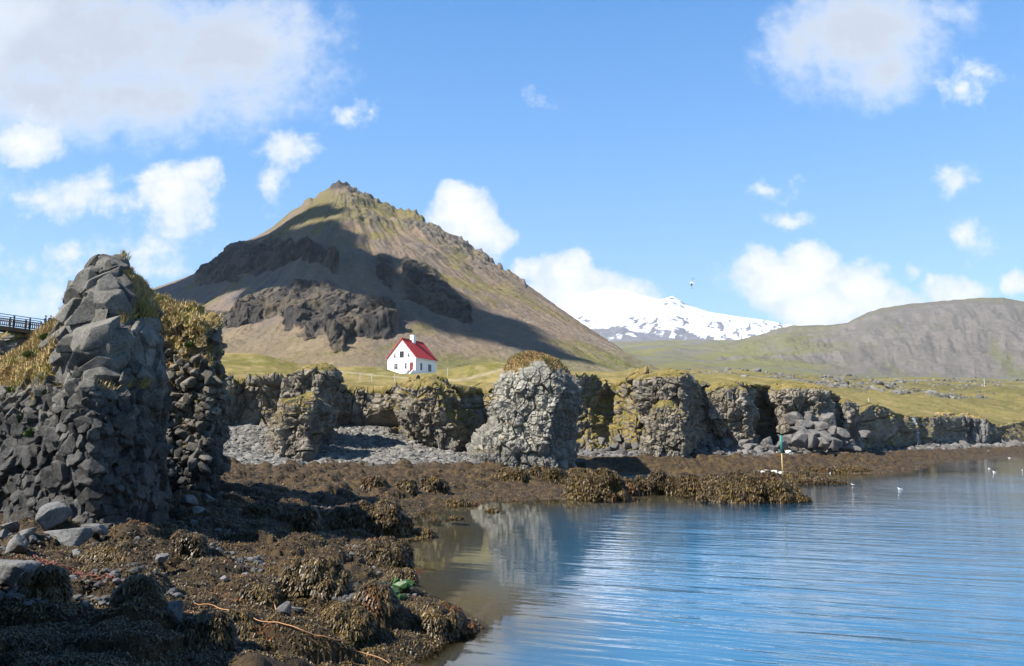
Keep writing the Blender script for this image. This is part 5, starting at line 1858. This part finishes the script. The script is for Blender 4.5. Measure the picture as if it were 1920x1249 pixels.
def build_house():
    w, L, hw, hr = 6.3, 8.2, 3.6, 7.15
    yaw = math.radians(-23.6)
    c0 = at(778.6, 703.9, 150.0)
    c, s_ = math.cos(yaw), math.sin(yaw)
    lx, ly = w / 2, -L / 2
    org = (c0[0] - (lx * c - ly * s_), c0[1] - (lx * s_ + ly * c), c0[2])
    h = empty('house', org, 'white two storey house with a red roof standing alone on the grassy cliff top', 'house', None, yaw)
    wl = MB()
    prof = [(-w / 2, -1.5), (w / 2, -1.5), (w / 2, hw), (0, hr), (-w / 2, hw)]
    wl.add([(x, y, z) for y in (-L / 2, L / 2) for x, z in prof], [(4, 3, 2, 1, 0), (5, 6, 7, 8, 9), (0, 1, 6, 5), (1, 2, 7, 6), (2, 3, 8, 7), (3, 4, 9, 8), (4, 0, 5, 9)])
    wl.build('wall', M_WHITE, h)
    rf = MB()
    pit = math.atan2(hr - hw, w / 2)
    ov, th = .22, .14
    nx, nz = math.sin(pit), math.cos(pit)
    for sg in (-1, 1):
        ex, ez = sg * (w / 2 + ov * math.cos(pit)), hw - ov * math.sin(pit)
        a = [(0, hr + .01), (ex, ez + .01), (ex + sg * nx * th, ez + nz * th), (0, hr + th / math.cos(pit))]
        y0, y1 = -L / 2 - .22, L / 2 + .22
        V = [(x, y, z) for y in (y0, y1) for x, z in a]
        F = [(0, 1, 2, 3), (7, 6, 5, 4), (0, 4, 5, 1), (1, 5, 6, 2), (2, 6, 7, 3), (3, 7, 4, 0)]
        rf.add(V, F if sg > 0 else [tuple(reversed(f)) for f in F])
    roof = rf.build('roof', M_ROOF, h)
    ch = MB()
    ch.box((.15, -.2, hr + .15), (.78, .92, 2.0))
    ch.box((.15, -.2, hr + 1.2), (.88, 1.02, .10))
    ch.build('chimney', M_WHITE, roof)

    def window(face, f, z, ww, hh, bars, dark=False):
        fr, pn = MB(), MB()
        mt = M_FRAME_D if dark else M_FRAME
        if face == 'front':
            o, ux, out = np.array((-w / 2 + f * w, -L / 2, z)), np.array((1., 0, 0)), np.array((0, -1., 0))
        else:
            o, ux, out = np.array((w / 2, -L / 2 + f * L, z)), np.array((0, 1., 0)), np.array((1., 0, 0))

        def b(mb, du, dz, su, sz, d, t):
            ctr = o + ux * du + np.array((0, 0, dz)) + out * d
            dim = np.abs(ux) * su + np.abs(out) * t + np.array((0, 0, sz))
            mb.box(ctr, dim)
        t = .07
        b(pn, 0, 0, ww - .02, hh - .02, .012, .02)
        for sg in (-1, 1):
            b(fr, sg * ww / 2, 0, t, hh + t, .03, .06)
            b(fr, 0, sg * hh / 2, ww - t, t, .03, .058)
        if bars > 1:
            b(fr, 0, 0, t * .7, hh - t, .03, .05)
        b(fr, 0, hh * .12, ww - t, t * .7, .031, .052)
        f_ = fr.build('window', mt, h)
        pn.build('pane', M_PANE, f_)
    window('front', .307, 1.84, .78, 1.15, 2)
    window('front', .66, 1.9, .42, 1.12, 1)
    window('front', .506, 4.19, .86, 1.15, 2, True)
    window('front', .255, 3.95, .40, .75, 1)
    window('front', .755, 4.0, .38, .75, 1)
    window('side', .27, 1.85, .52, 1.3, 1, True)
    window('side', .675, 1.85, 1.05, 1.3, 2, True)
    for sg in (-1, 1):
        g_ = MB()
        g_.tube([(sg * (w / 2 + .30), -L / 2 - .2, hw - .22), (sg * (w / 2 + .30), L / 2 + .2, hw - .22)], .06, 8)
        g_.build('gutter', M_FRAME, h)
    rc = MB()
    rc.box((0, 0, hr + .25), (.22, L + .46, .06))
    rc.build('ridge_cap', M_ROOF, roof)
    v = MB()
    v.tube([(.06, -L / 2 - .02, 6.05), (.06, -L / 2 + .05, 6.05)], .13, 12)
    v.build('vent', M_FRAME_D, h)
    d = MB()
    dx = -w / 2 + .862 * w
    d.box((dx, -L / 2 - .02, 1.62), (.74, .06, 1.9))
    dr = d.build('door', M_DOOR, h)
    k = MB()
    k.box((dx + .24, -L / 2 - .075, 1.6), (.04, .05, .14))
    k.build('handle', M_FRAME, dr)
    st = MB()
    for i in range(6):
        st.box((dx, -L / 2 - .15 - i * .28, (.67 - i * .19 - .8) / 2), (1.0, .27, .67 - i * .19 + .8))
    st.build('steps', simple_mat('concrete_step', (.42, .41, .39), .9), h)
    for sg in (-1, 1):
        p = MB()
        x0, x1 = dx + sg * .52, dx + sg * .66
        pr = [(-L / 2 - .003, -1.2), (-L / 2 - 1.9, -1.2), (-L / 2 - 1.9, .0), (-L / 2 - .45, 1.12), (-L / 2 - .003, 1.12)]
        p.add([(x, y, z) for x in (x0, x1) for y, z in pr], [(0, 1, 2, 3, 4), (9, 8, 7, 6, 5), (0, 5, 6, 1), (1, 6, 7, 2), (2, 7, 8, 3), (3, 8, 9, 4), (4, 9, 5, 0)])
        p.build('parapet', M_WHITE, h)


build_house()

# ------------------------------------------------------------------ boardwalk and the two people on it
M_WOOD = simple_mat('weathered_wood', (.13, .075, .042), .8, .15, .35, 5)
M_WOOD_D = simple_mat('dark_rail', (.05, .038, .03), .6, .3, .2, 5)


def build_boardwalk():
    A, B = at(-170, 600, 64.5), at(84, 622, 71.5)
    A[2] = B[2] + .55
    d = (B - A)
    Ln = np.linalg.norm(d)
    h = empty('boardwalk', A, 'brown wooden boardwalk with railings at the far left, ending behind the nearest stack', 'boardwalk')
    rel = lambda t, off=0.0, dz=0.0: d * t + np.array((-d[1], d[0], 0)) / Ln * off + np.array((0, 0, dz))
    m = MB()
    for i in range(70):
        t0, t1 = i / 70, (i + .9) / 70
        m.bar(rel(t0, .75, 0), rel(t1, .75, 0), 1.6, .06)
    m.build('deck', M_WOOD, h)
    for off in (0.0, 1.5):
        b = MB()
        b.bar(rel(0, off, -.20), rel(1, off, -.20), .12, .30)
        b.build('beam', M_WOOD, h)
    n = 9
    for off in (0.0, 1.5):
        for i in range(n):
            t = i / (n - 1)
            p = MB()
            p.bar(rel(t, off, -.3), rel(t, off, 1.10), .10)
            p.build('post', M_WOOD_D, h)
        for dz, wd in ((1.10, .06), (.70, .09), (.14, .09)):
            r = MB()
            r.bar(rel(0, off, dz), rel(1, off, dz), wd * .6, wd)
            r.build('rail', M_WOOD_D if dz > 1 else M_WOOD, h)
        if off == 0:
            for i in range(64):
                t = (i + .5) / 64
                p = MB()
                p.bar(rel(t, off, .15), rel(t, off, .70), .08, .025)
                p.build('baluster', M_WOOD, h)
    for t in (.25, .6, .95):
        p = MB()
        for off in (0.05, 1.45):
            p.bar(rel(t, off, -3.2), rel(t, off, -.3), .16)
        p.build('support', M_WOOD_D, h)
    return A + d * .97


BW_END = build_boardwalk()
M_SKIN = simple_mat('skin', (.42, .25, .18), .6, .3, .05)
M_HAIR_D = simple_mat('dark_hair', (.03, .022, .018), .6, .3, .2)
M_HAIR_L = simple_mat('fair_hair', (.35, .24, .13), .6, .3, .2)
M_NAVY = simple_mat('navy_jacket', (.025, .045, .12), .8, .1, .15)
M_DARK = simple_mat('dark_jacket', (.03, .045, .05), .8, .1, .15)
M_JEANS = simple_mat('trousers', (.05, .055, .075), .85, .1, .15)


def skin_mesh(name, verts, edges, radii, mat, parent, sub=2):
    me = bpy.data.meshes.new(name)
    me.from_pydata(verts, edges, [])
    me.materials.append(mat)
    o = link(name, me, parent)
    o.modifiers.new('skin', 'SKIN')
    for i, r in enumerate(radii):
        me.skin_vertices[0].data[i].radius = (r, r) if np.isscalar(r) else r
    me.skin_vertices[0].data[0].use_root = True
    o.modifiers.new('sub', 'SUBSURF').levels = sub
    o.modifiers['sub'].render_levels = sub
    return o


def person(loc, rz, label, jacket, hair, arm=0.0):
    p = empty('person', loc, label, 'person', 'people at the end of the boardwalk', rz)
    # faces -y; left/right arms bent towards the rail
    V = [(0, 0, .95), (0, 0, 1.12), (0, .01, 1.30), (0, .01, 1.44), (0, 0, 1.52), (0, -.02, 1.60), (0, -.02, 1.68), (0, -.01, 1.74)]
    R = [(.15, .10), (.14, .095), (.16, .10), (.09, .07), (.05, .05), (.072, .085), (.078, .09), (.05, .06)]
    E = [(0, 1), (1, 2), (2, 3), (3, 4), (4, 5), (5, 6), (6, 7)]
    for sg in (-1, 1):
        b = len(V)
        V += [(sg * .19, .01, 1.40), (sg * .25, -.02 - arm * .05, 1.14), (sg * .20, -.22 - arm * .08, 1.02 + arm * .1), (sg * .17, -.31 - arm * .08, 1.03 + arm * .12)]
        R += [.055, .042, .032, .036]
        E += [(3, b), (b, b + 1), (b + 1, b + 2), (b + 2, b + 3)]
        b = len(V)
        V += [(sg * .09, 0, .86), (sg * .10, -.01, .48), (sg * .10, .03, .09), (sg * .11, -.12, .04)]
        R += [.085, .058, .042, .04]
        E += [(0, b), (b, b + 1), (b + 1, b + 2), (b + 2, b + 3)]
    skin_mesh('body', V, E, R, M_SKIN, p)
    skin_mesh('jacket', [(0, 0, .90), (0, 0, 1.12), (0, .01, 1.30), (0, .01, 1.45)] + [q for sg in (-1, 1) for q in ((sg * .19, .01, 1.40), (sg * .25, -.02 - arm * .05, 1.14), (sg * .205, -.20 - arm * .07, 1.025 + arm * .09))],
              [(0, 1), (1, 2), (2, 3), (3, 4), (4, 5), (5, 6), (3, 7), (7, 8), (8, 9)], [(.18, .125), (.17, .12), (.185, .125), (.10, .085), .07, .058, .045, .07, .058, .045], jacket, p)
    skin_mesh('trousers', [(0, 0, .97), (-.09, 0, .86), (-.10, -.01, .48), (-.10, .03, .12), (.09, 0, .86), (.10, -.01, .48), (.10, .03, .12)],
              [(0, 1), (1, 2), (2, 3), (0, 4), (4, 5), (5, 6)], [(.165, .115), .10, .075, .06, .10, .075, .06], M_JEANS, p)
    skin_mesh('hair', [(0, .05, 1.60), (0, .035, 1.70), (0, -.01, 1.765)], [(0, 1), (1, 2)], [(.07, .05), (.085, .075), (.05, .06)], hair, p)
    f = MB()
    f.tube([(0, -.10, 1.665), (0, -.135, 1.64), (0, -.12, 1.63)], [.010, .016, .012], 6)
    f.build('nose', M_SKIN, p, True)
    for sg in (-1, 1):
        e = MB()
        e.tube([(sg * .032, -.098, 1.675), (sg * .032, -.108, 1.675)], .009, 6)
        e.build('eye', M_HAIR_D, p)
    m = MB()
    m.bar((-.025, -.105, 1.605), (.025, -.105, 1.605), .012)
    m.build('mouth', M_DOOR, p)


for px, D, rz, lab, jk, hr, ar in [(86, 72.2, 2.2, 'fair haired person in a dark jacket leaning on the boardwalk rail', M_DARK, M_HAIR_L, .6),
                                   (95.5, 72.8, 1.2, 'dark haired person in a blue jacket at the very end of the boardwalk', M_NAVY, M_HAIR_D, .2)]:
    q = at(px, 590, D)
    person((q[0], q[1], q[2] - 1.80), rz, lab, jk, hr, ar)

# ------------------------------------------------------------------ pole, chain, rope, posts, waterfall
pb = at(1468.5, 913, 53.2)
pole = empty('marker_pole', pb, 'thin upright pole, teal above and yellow below, standing on the broad olive islet', 'pole')
zt = lambda py: float(at(1468.5, py, 53.2)[2] - pb[2])
for nm, y0, y1, r, m in (('upper_section', 816, 849, .075, simple_mat('teal_paint', (.02, .15, .135), .5, .3, .1)), ('lower_section', 849, 900, .034, simple_mat('yellow_paint', (.42, .29, .11), .5, .3, .2)), ('base_rod', 900, 918, .018, simple_mat('rusty_steel', (.25, .13, .09), .8, .2, .3))):
    t = MB()
    t.tube([(0, 0, zt(y1)), (0, 0, zt(y0))], r, 12)
    t.build(nm, m, pole, True)
M_RUST = simple_mat('rusty_chain', (.16, .062, .05), .8, .2, .35, 20)


def path3(pts, n, lift):
    P = np.array([hit(px, py) for px, py in pts])
    t = np.linspace(0, len(P) - 1, n)
    Q = np.stack([np.interp(t, np.arange(len(P)), P[:, i]) for i in range(3)], -1)
    Q[:, 2] = np.maximum(shore_z(Q[:, 0], Q[:, 1]) + lift, Q[:, 2])
    return smooth_axis(Q, 14 if lift > .095 else 4, 0, False)


def build_chain():
    Q = path3([(66, 1052), (84, 1060), (105, 1067), (120, 1072), (137, 1078), (152, 1083), (172, 1088), (190, 1092), (205, 1096), (222, 1101), (242, 1107)], 240, .09)
    cum = np.concatenate([[0], np.cumsum(np.linalg.norm(np.diff(Q, axis=0), axis=1))])
    step = .085
    m = MB()
    for i in range(int(cum[-1] / step)):
        c = np.array([np.interp(i * step, cum, Q[:, j]) for j in range(3)])
        c2 = np.array([np.interp(min(i * step + .05, cum[-1]), cum, Q[:, j]) for j in range(3)])
        d = (c2 - c) / max(np.linalg.norm(c2 - c), 1e-6)
        sd = np.cross(d, (0, 0, 1.))
        sd /= np.linalg.norm(sd)
        if i % 2:
            sd = np.cross(d, sd)
        ring = [c + d * .058 * math.cos(a) + sd * .032 * math.sin(a) for a in np.linspace(0, 2 * math.pi, 11)]
        m.tube(ring, .0105, 5)
    o = m.build('chain', M_RUST, None, True)
    tag(o, 'rusty red chain lying across golden seaweed below the nearest stack', 'chain')


build_chain()
rp = MB()
rp.tube(path3([(364, 1141), (380, 1144), (402, 1147), (430, 1154), (450, 1161), (475, 1170), (500, 1177), (530, 1186), (560, 1195), (590, 1204), (615, 1211), (640, 1220), (670, 1232), (700, 1243), (730, 1256)], 160, .10), .0095, 6)
tag(rp.build('rope', simple_mat('orange_rope', (.34, .18, .09), .8, .1, .3, 30), None, True), 'frayed orange rope stretched over the seaweed towards the bottom edge', 'rope')
rp = MB()
rp.tube(path3([(508, 1138), (515, 1143), (522, 1149)], 20, .09), .012, 6)
tag(rp.build('rope', bpy.data.materials['orange_rope'], None, True), 'short reddish rope end lying above the long orange rope', 'rope')

M_POST = simple_mat('grey_post', (.38, .36, .32), .85, .1, .2)


def post(px, py, D, h_, w_, label, group=None, name='fence_post'):
    z = moor_z(np.array([ke(px, py)[0]]), np.array([D]))[0]
    m = MB()
    x = float(ke(px, py)[0] * D)
    m.box((x, D, z + h_ / 2 - .15), (w_, w_, h_ + .3))
    m.box((x, D, z + h_ + .02), (w_ * .7, w_ * .7, .04))
    return tag(m.build(name, M_POST), label, 'post', group)


for px, py, D, lab in [(675, 713, 112, 'leftmost of the pale fence posts on the cliff top below the white house'), (697, 713, 112, 'pale fence post right of the leftmost post below the white house'),
                       (740, 711, 113, 'short fence post just under the front of the white house'), (839, 702, 118, 'thin fence post right of the white house')]:
    post(px, py, D, 1.1, .11, lab, 'fence posts near the house')
post(1846, 722, 470, 5.0, .28, 'tall white post standing on the far moor at the right', None, 'marker_post')
post(1629, 760, 213, 2.0, .22, 'post at the end of the low grey wall on the far bank', None, 'fence_post')


def build_wall_far():
    m = MB()
    a, b_ = at(1600, 768, 214), at(1628, 766, 212)
    za = [moor_z(np.array([q[0] / q[1]]), np.array([q[1]]))[0] for q in (a, b_)]
    for r in range(4):
        for i in range(7):
            t0, t1 = (i + .5 * (r % 2)) / 7.5, (i + .92 + .5 * (r % 2)) / 7.5
            p = [np.array((a[0] + (b_[0] - a[0]) * t, a[1] + (b_[1] - a[1]) * t, za[0] + (za[1] - za[0]) * t + .2 + r * .33)) for t in (t0, t1)]
            m.bar(p[0], p[1], .4, .31)
    tag(m.build('stone_wall', M_BOULDER_D), 'low grey wall beside a post on the green bank above the far cliffs', 'wall')


build_wall_far()


def build_waterfall():
    m, h, b = new_mat('falling_water', (.25, .27, .28), .4, .3)
    q = h.scale3(h.pos(), 5.0, 5.0, .5)
    tr = h.n.new('ShaderNodeBsdfTransparent')
    ms = h.n.new('ShaderNodeMixShader')
    h.put(ms.inputs[0], h.step(h.noise(q, 1.0, 4, .6), .40, .62))
    h.l.new(tr.outputs[0], ms.inputs[1])
    h.l.new(b.outputs[0], ms.inputs[2])
    h.l.new(ms.outputs[0], h.n['Material Output'].inputs[0])
    m2 = MB()
    ys = np.linspace(783, 829, 26)
    for (dx, w0) in ((0, .7),):
        V = []
        for i, py in enumerate(ys):
            px = np.interp(py, [783, 800, 829], [1714, 1718, 1723])
            D = np.interp(py, [783, 790, 829], [189.5, 187.0, 184.5])
            p = at(px, py, D)
            w = w0 * (1 + .5 * math.sin(i * 1.3 + dx * 5))
            V += [(p[0] + dx - w / 2, p[1], p[2]), (p[0] + dx + w / 2, p[1], p[2]), (p[0] + dx + w / 2, p[1] + .3, p[2]), (p[0] + dx - w / 2, p[1] + .3, p[2])]
        F = [(i * 4 + j, i * 4 + (j + 1) % 4, i * 4 + 4 + (j + 1) % 4, i * 4 + 4 + j) for i in range(len(ys) - 1) for j in range(4)]
        m2.add(V, F)
    link('waterfall', None)
    bpy.data.objects.remove(bpy.data.objects['waterfall'])
    o = m2.build('waterfall', m, None, True)
    tag(o, 'thin white waterfall dropping over the low far cliff', 'waterfall')


build_waterfall()

# ------------------------------------------------------------------ gulls
M_GW = simple_mat('white_feathers', (.80, .80, .79), .8, .1, .04)
M_GG = simple_mat('grey_feathers', (.30, .31, .34), .8, .1, .08)
M_GK = simple_mat('black_wingtip', (.02, .02, .022), .7, .1, .1)
M_BEAK = simple_mat('yellow_beak', (.55, .36, .05), .5, .3, .1)


def gull_body(parent, neck=1.0):
    st = [(-.30, .03, .012, .02), (-.22, .035, .035, .03), (-.12, .05, .075, .06), (0, .06, .095, .085), (.10, .065, .085, .085), (.17, .10, .055, .06), (.21, .15 * neck + .02, .040, .042), (.24, .19 * neck + .01, .046, .046), (.285, .19 * neck + .01, .034, .034), (.31, .185 * neck + .01, .012, .012)]
    V, n = [], 14
    for x, z, ry, rz in st:
        V += [(x, ry * math.cos(a), z + rz * math.sin(a)) for a in np.linspace(0, 2 * math.pi, n, endpoint=False)]
    F = [(i * n + j, i * n + (j + 1) % n, (i + 1) * n + (j + 1) % n, (i + 1) * n + j) for i in range(len(st) - 1) for j in range(n)]
    F += [tuple(range(n - 1, -1, -1)), tuple((len(st) - 1) * n + j for j in range(n))]
    m = MB()
    m.add(V, F)
    m.build('body', M_GW, parent, True)
    m = MB()
    m.tube([(.305, 0, .185 * neck + .01), (.34, 0, .182 * neck + .008), (.365, 0, .17 * neck + .006)], [.013, .011, .003], 6)
    m.build('beak', M_BEAK, parent, True)


def sitting_gull():
    g = empty('gull', (0, 0, 0), 'x', 'gull')
    gull_body(g)
    for sg in (-1, 1):
        V, n = [], 8
        for x, ry, rz, y, z in ((-.36, .008, .01, .03, .075), (-.25, .02, .03, .05, .075), (-.1, .03, .06, .07, .085), (.03, .03, .06, .078, .09), (.10, .01, .02, .07, .09)):
            V += [(x, sg * (y + ry * math.cos(a)), z + rz * math.sin(a)) for a in np.linspace(0, 2 * math.pi, n, endpoint=False)]
        m = MB()
        m.add(V, [(i * n + j, i * n + (j + 1) % n, (i + 1) * n + (j + 1) % n, (i + 1) * n + j) for i in range(4) for j in range(n)] + [tuple(range(n)), tuple(4 * n + j for j in range(n))])
        m.build('wing', M_GG, g, True)
    m = MB()
    m.add([(-.28, -.03, .04), (-.28, .03, .04), (-.40, .045, .05), (-.40, -.045, .05), (-.28, -.03, .055), (-.28, .03, .055), (-.40, .045, .058), (-.40, -.045, .058)], [(0, 1, 2, 3), (7, 6, 5, 4), (0, 4, 5, 1), (1, 5, 6, 2), (2, 6, 7, 3), (3, 7, 4, 0)])
    m.build('tail', M_GW, g)
    return g


GL = [(1687, 917, 0, 'lone gull floating on open water right of the olive islet'), (1855, 879, 0, 'upper gull of the small group floating far right'), (1864, 885, 0, 'lower gull of the small group floating far right'), (1917, 882, 0, 'gull floating at the very right edge of the picture'),
      (1609, 873, 0, 'gull on the water above the long dark reef'), (1586, 876, .1, 'pale gull resting at the near end of the weed shelf'), (1628, 878, .15, 'gull perched on the tip of the long dark reef'), (1556, 888, 0, 'gull floating between the two long reefs'),
      (1531, 896, .35, 'white gull standing on the short reef behind the pole'), (1599, 909, .1, 'gull at the outer tip of the long thin reef'), (1893, 859, 0, 'tiny gull by the far weedy point'), (1548, 851, 1.6, 'white gull on the dark weed under the boulder pile'), (1853, 846, .9, 'small white gull on the far weed shelf under the waterfall cliff')]
proto = sitting_gull()
for i, (px, py, z, lab) in enumerate(GL):
    o = proto if i == 0 else copy_tree(proto)
    p = on(px, py, z)
    o.location = (p[0], p[1], z - .02)
    o.rotation_euler = (0, 0, rb.uniform(0, 6.28) if i else 2.6)
    o.scale = (.52,) * 3 if p[1] < 80 else (.66,) * 3
    tag(o, lab, 'gull', 'gulls resting on the water and reefs')


def flying_gull():
    p = at(1297, 531, 78)
    g = empty('gull', p, 'single gull in flight against the blue sky above the snow mountain', 'gull')
    gull_body(g, .35)
    for sg in (-1, 1):
        m, t = MB(), MB()
        st = [(0.02, .05, .26), (.02, .30, .24), (-.02, .52, .19), (-.10, .70, .10)]
        pts = []
        for x, y, ch in st:
            z = .06 + (y * .45 if y < .4 else .18 - (y - .4) * .2)
            pts.append(((x + ch * .45, sg * y, z), (x - ch * .55, sg * y, z - .015), (x - ch * .55, sg * y, z), (x + ch * .45, sg * y, z + .02)))
        V = [q for r in pts for q in r]
        m.add(V, [(i * 4 + j, i * 4 + (j + 1) % 4, i * 4 + 4 + (j + 1) % 4, i * 4 + 4 + j) for i in range(3) for j in range(4)] + [(0, 1, 2, 3)])
        wg = m.build('wing', M_GG, g)
        a = pts[-1]
        tip = (-.24, sg * .84, a[0][2] - .05)
        t.add(list(a) + [tip], [(0, 1, 4), (1, 2, 4), (2, 3, 4), (3, 0, 4), (3, 2, 1, 0)])
        t.build('wing_tip', M_GK, wg)
    m = MB()
    m.add([(-.28, -.025, .03), (-.28, .025, .03), (-.42, .07, .03), (-.42, -.07, .03), (-.28, -.025, .045), (-.28, .025, .045), (-.42, .07, .036), (-.42, -.07, .036)], [(0, 1, 2, 3), (7, 6, 5, 4), (0, 4, 5, 1), (1, 5, 6, 2), (2, 6, 7, 3), (3, 7, 4, 0)])
    m.build('tail', M_GW, g)
    g.rotation_euler = (math.radians(72), math.radians(-10), math.radians(165))
    g.scale = (.72, .72, .72)


flying_gull()

# ------------------------------------------------------------------ tidal pools on the weed flat
M_POOL = bpy.data.materials['sea_water']


def pool(px, py, w, h_, lift=.03):
    p = hit(px, py, lambda X, Y: shore_z(X, Y, False))
    n = 40
    a = np.linspace(0, 2 * math.pi, n, endpoint=False)
    r = 1 + .25 * np.sin(a * 3 + px) + .12 * np.sin(a * 5)
    rx = .5 * w * p[1] / FPX
    dD = .5 * h_ * p[1] ** 2 / FPX / (H - p[2])
    V = np.concatenate([[p], np.stack([p[0] + rx * r * np.cos(a), p[1] + dD * r * np.sin(a), 0 * a + p[2]], -1)])
    V[:, 2] += lift
    F = [(0, 1 + i, 1 + (i + 1) % n) for i in range(n)]
    link('tidal_pool', mesh_data('tidal_pool', V, tris=F, mats=[M_POOL], attrs={'depth': np.full(n + 1, .1)}, smooth=True), kind='structure')


pool(655, 911, 78, 7, .10)
pool(738, 923, 60, 5, .10)


# ------------------------------------------------------------------ clouds out of frame whose shade lies on the mountain
def cloud_mat():
    m = bpy.data.materials.new('cloud_vapour')
    m.use_nodes = True
    h = NT(m.node_tree)
    for n in list(h.n):
        h.n.remove(n)
    out = h.n.new('ShaderNodeOutputMaterial')
    v = h.n.new('ShaderNodeVolumePrincipled')
    v.inputs['Color'].default_value = (.9, .9, .92, 1)
    v.inputs['Density'].default_value = .0068
    h.l.new(v.outputs[0], out.inputs['Volume'])
    return m


M_CLOUD = cloud_mat()


def cloud_chain(targets, Lc, surfV, grow=1.0):
    pts, rad = [], []
    for px, py, r in targets:
        p = surf(surfV, px, py) if surfV is not None else r[1]
        pts.append(p + SUN * Lc)
        rad.append(r * grow * p[1] / FPX)
    pts, rad = np.array(pts), np.array(rad)
    t = np.linspace(0, len(pts) - 1, 90)
    P = smooth_axis(np.stack([np.interp(t, np.arange(len(pts)), pts[:, i]) for i in range(3)], -1), 30, 0, False)
    R = np.interp(t, np.arange(len(pts)), rad) * np.clip(np.sin(np.pi * np.clip(np.linspace(0, 1, 90), .004, .996)) * 4.0, 0, 1) ** .5
    d = np.gradient(P, axis=0)
    d /= np.linalg.norm(d, axis=1)[:, None]
    s1 = np.cross(d, SUN)
    s1 /= np.linalg.norm(s1, axis=1)[:, None]
    s2 = np.cross(s1, d)
    a = np.linspace(0, 2 * math.pi, 40, endpoint=False)
    G = P[:, None] + R[:, None, None] * (np.cos(a)[None, :, None] * s1[:, None] + 1.0 * np.sin(a)[None, :, None] * s2[:, None])
    G = G + (G - P[:, None]) * (fbm(G / 90, 3, 1501) * .5)[..., None]
    V = np.concatenate([G.reshape(-1, 3), P[:1], P[-1:]])
    n = 90 * 40
    i = np.arange(40)
    T_ = np.concatenate([np.stack([0 * i + n, (i + 1) % 40, i], -1), np.stack([0 * i + n + 1, 89 * 40 + i, 89 * 40 + (i + 1) % 40], -1)])
    link('cloud', mesh_data('cloud', V, grid_quads(90, 40, True), T_, mats=[M_CLOUD], smooth=True), kind='stuff')


for grow in (.45, .75, 1.05, 1.4):
    cloud_chain([(150, 600, 40), (240, 570, 70), (320, 535, 90), (400, 500, 98), (470, 478, 98), (540, 482, 90), (600, 494, 86), (660, 512, 84), (720, 532, 82), (790, 558, 78), (850, 588, 70), (920, 618, 54), (990, 645, 40), (1060, 666, 28), (1130, 684, 18)], 2350, MOUNT_V, grow)
    if grow > .7:
        cloud_chain([(495, 440, 22), (530, 422, 28), (568, 404, 28), (605, 396, 22), (636, 398, 14)], 2350, MOUNT_V, grow)

# ------------------------------------------------------------------ the air
def build_haze():
    m = bpy.data.materials.new('haze_air')
    m.use_nodes = True
    h = NT(m.node_tree)
    for n in list(h.n):
        h.n.remove(n)
    out = h.n.new('ShaderNodeOutputMaterial')
    v = h.n.new('ShaderNodeVolumePrincipled')
    v.inputs['Color'].default_value = (.80, .88, 1.0, 1)
    v.inputs['Density'].default_value = 2.2e-5
    h.l.new(v.outputs[0], out.inputs['Volume'])
    b = MB()
    b.box((0, 4900, 830), (22000, 10400, 1690))
    o = b.build('haze', m)
    o['kind'] = 'stuff'


build_haze()
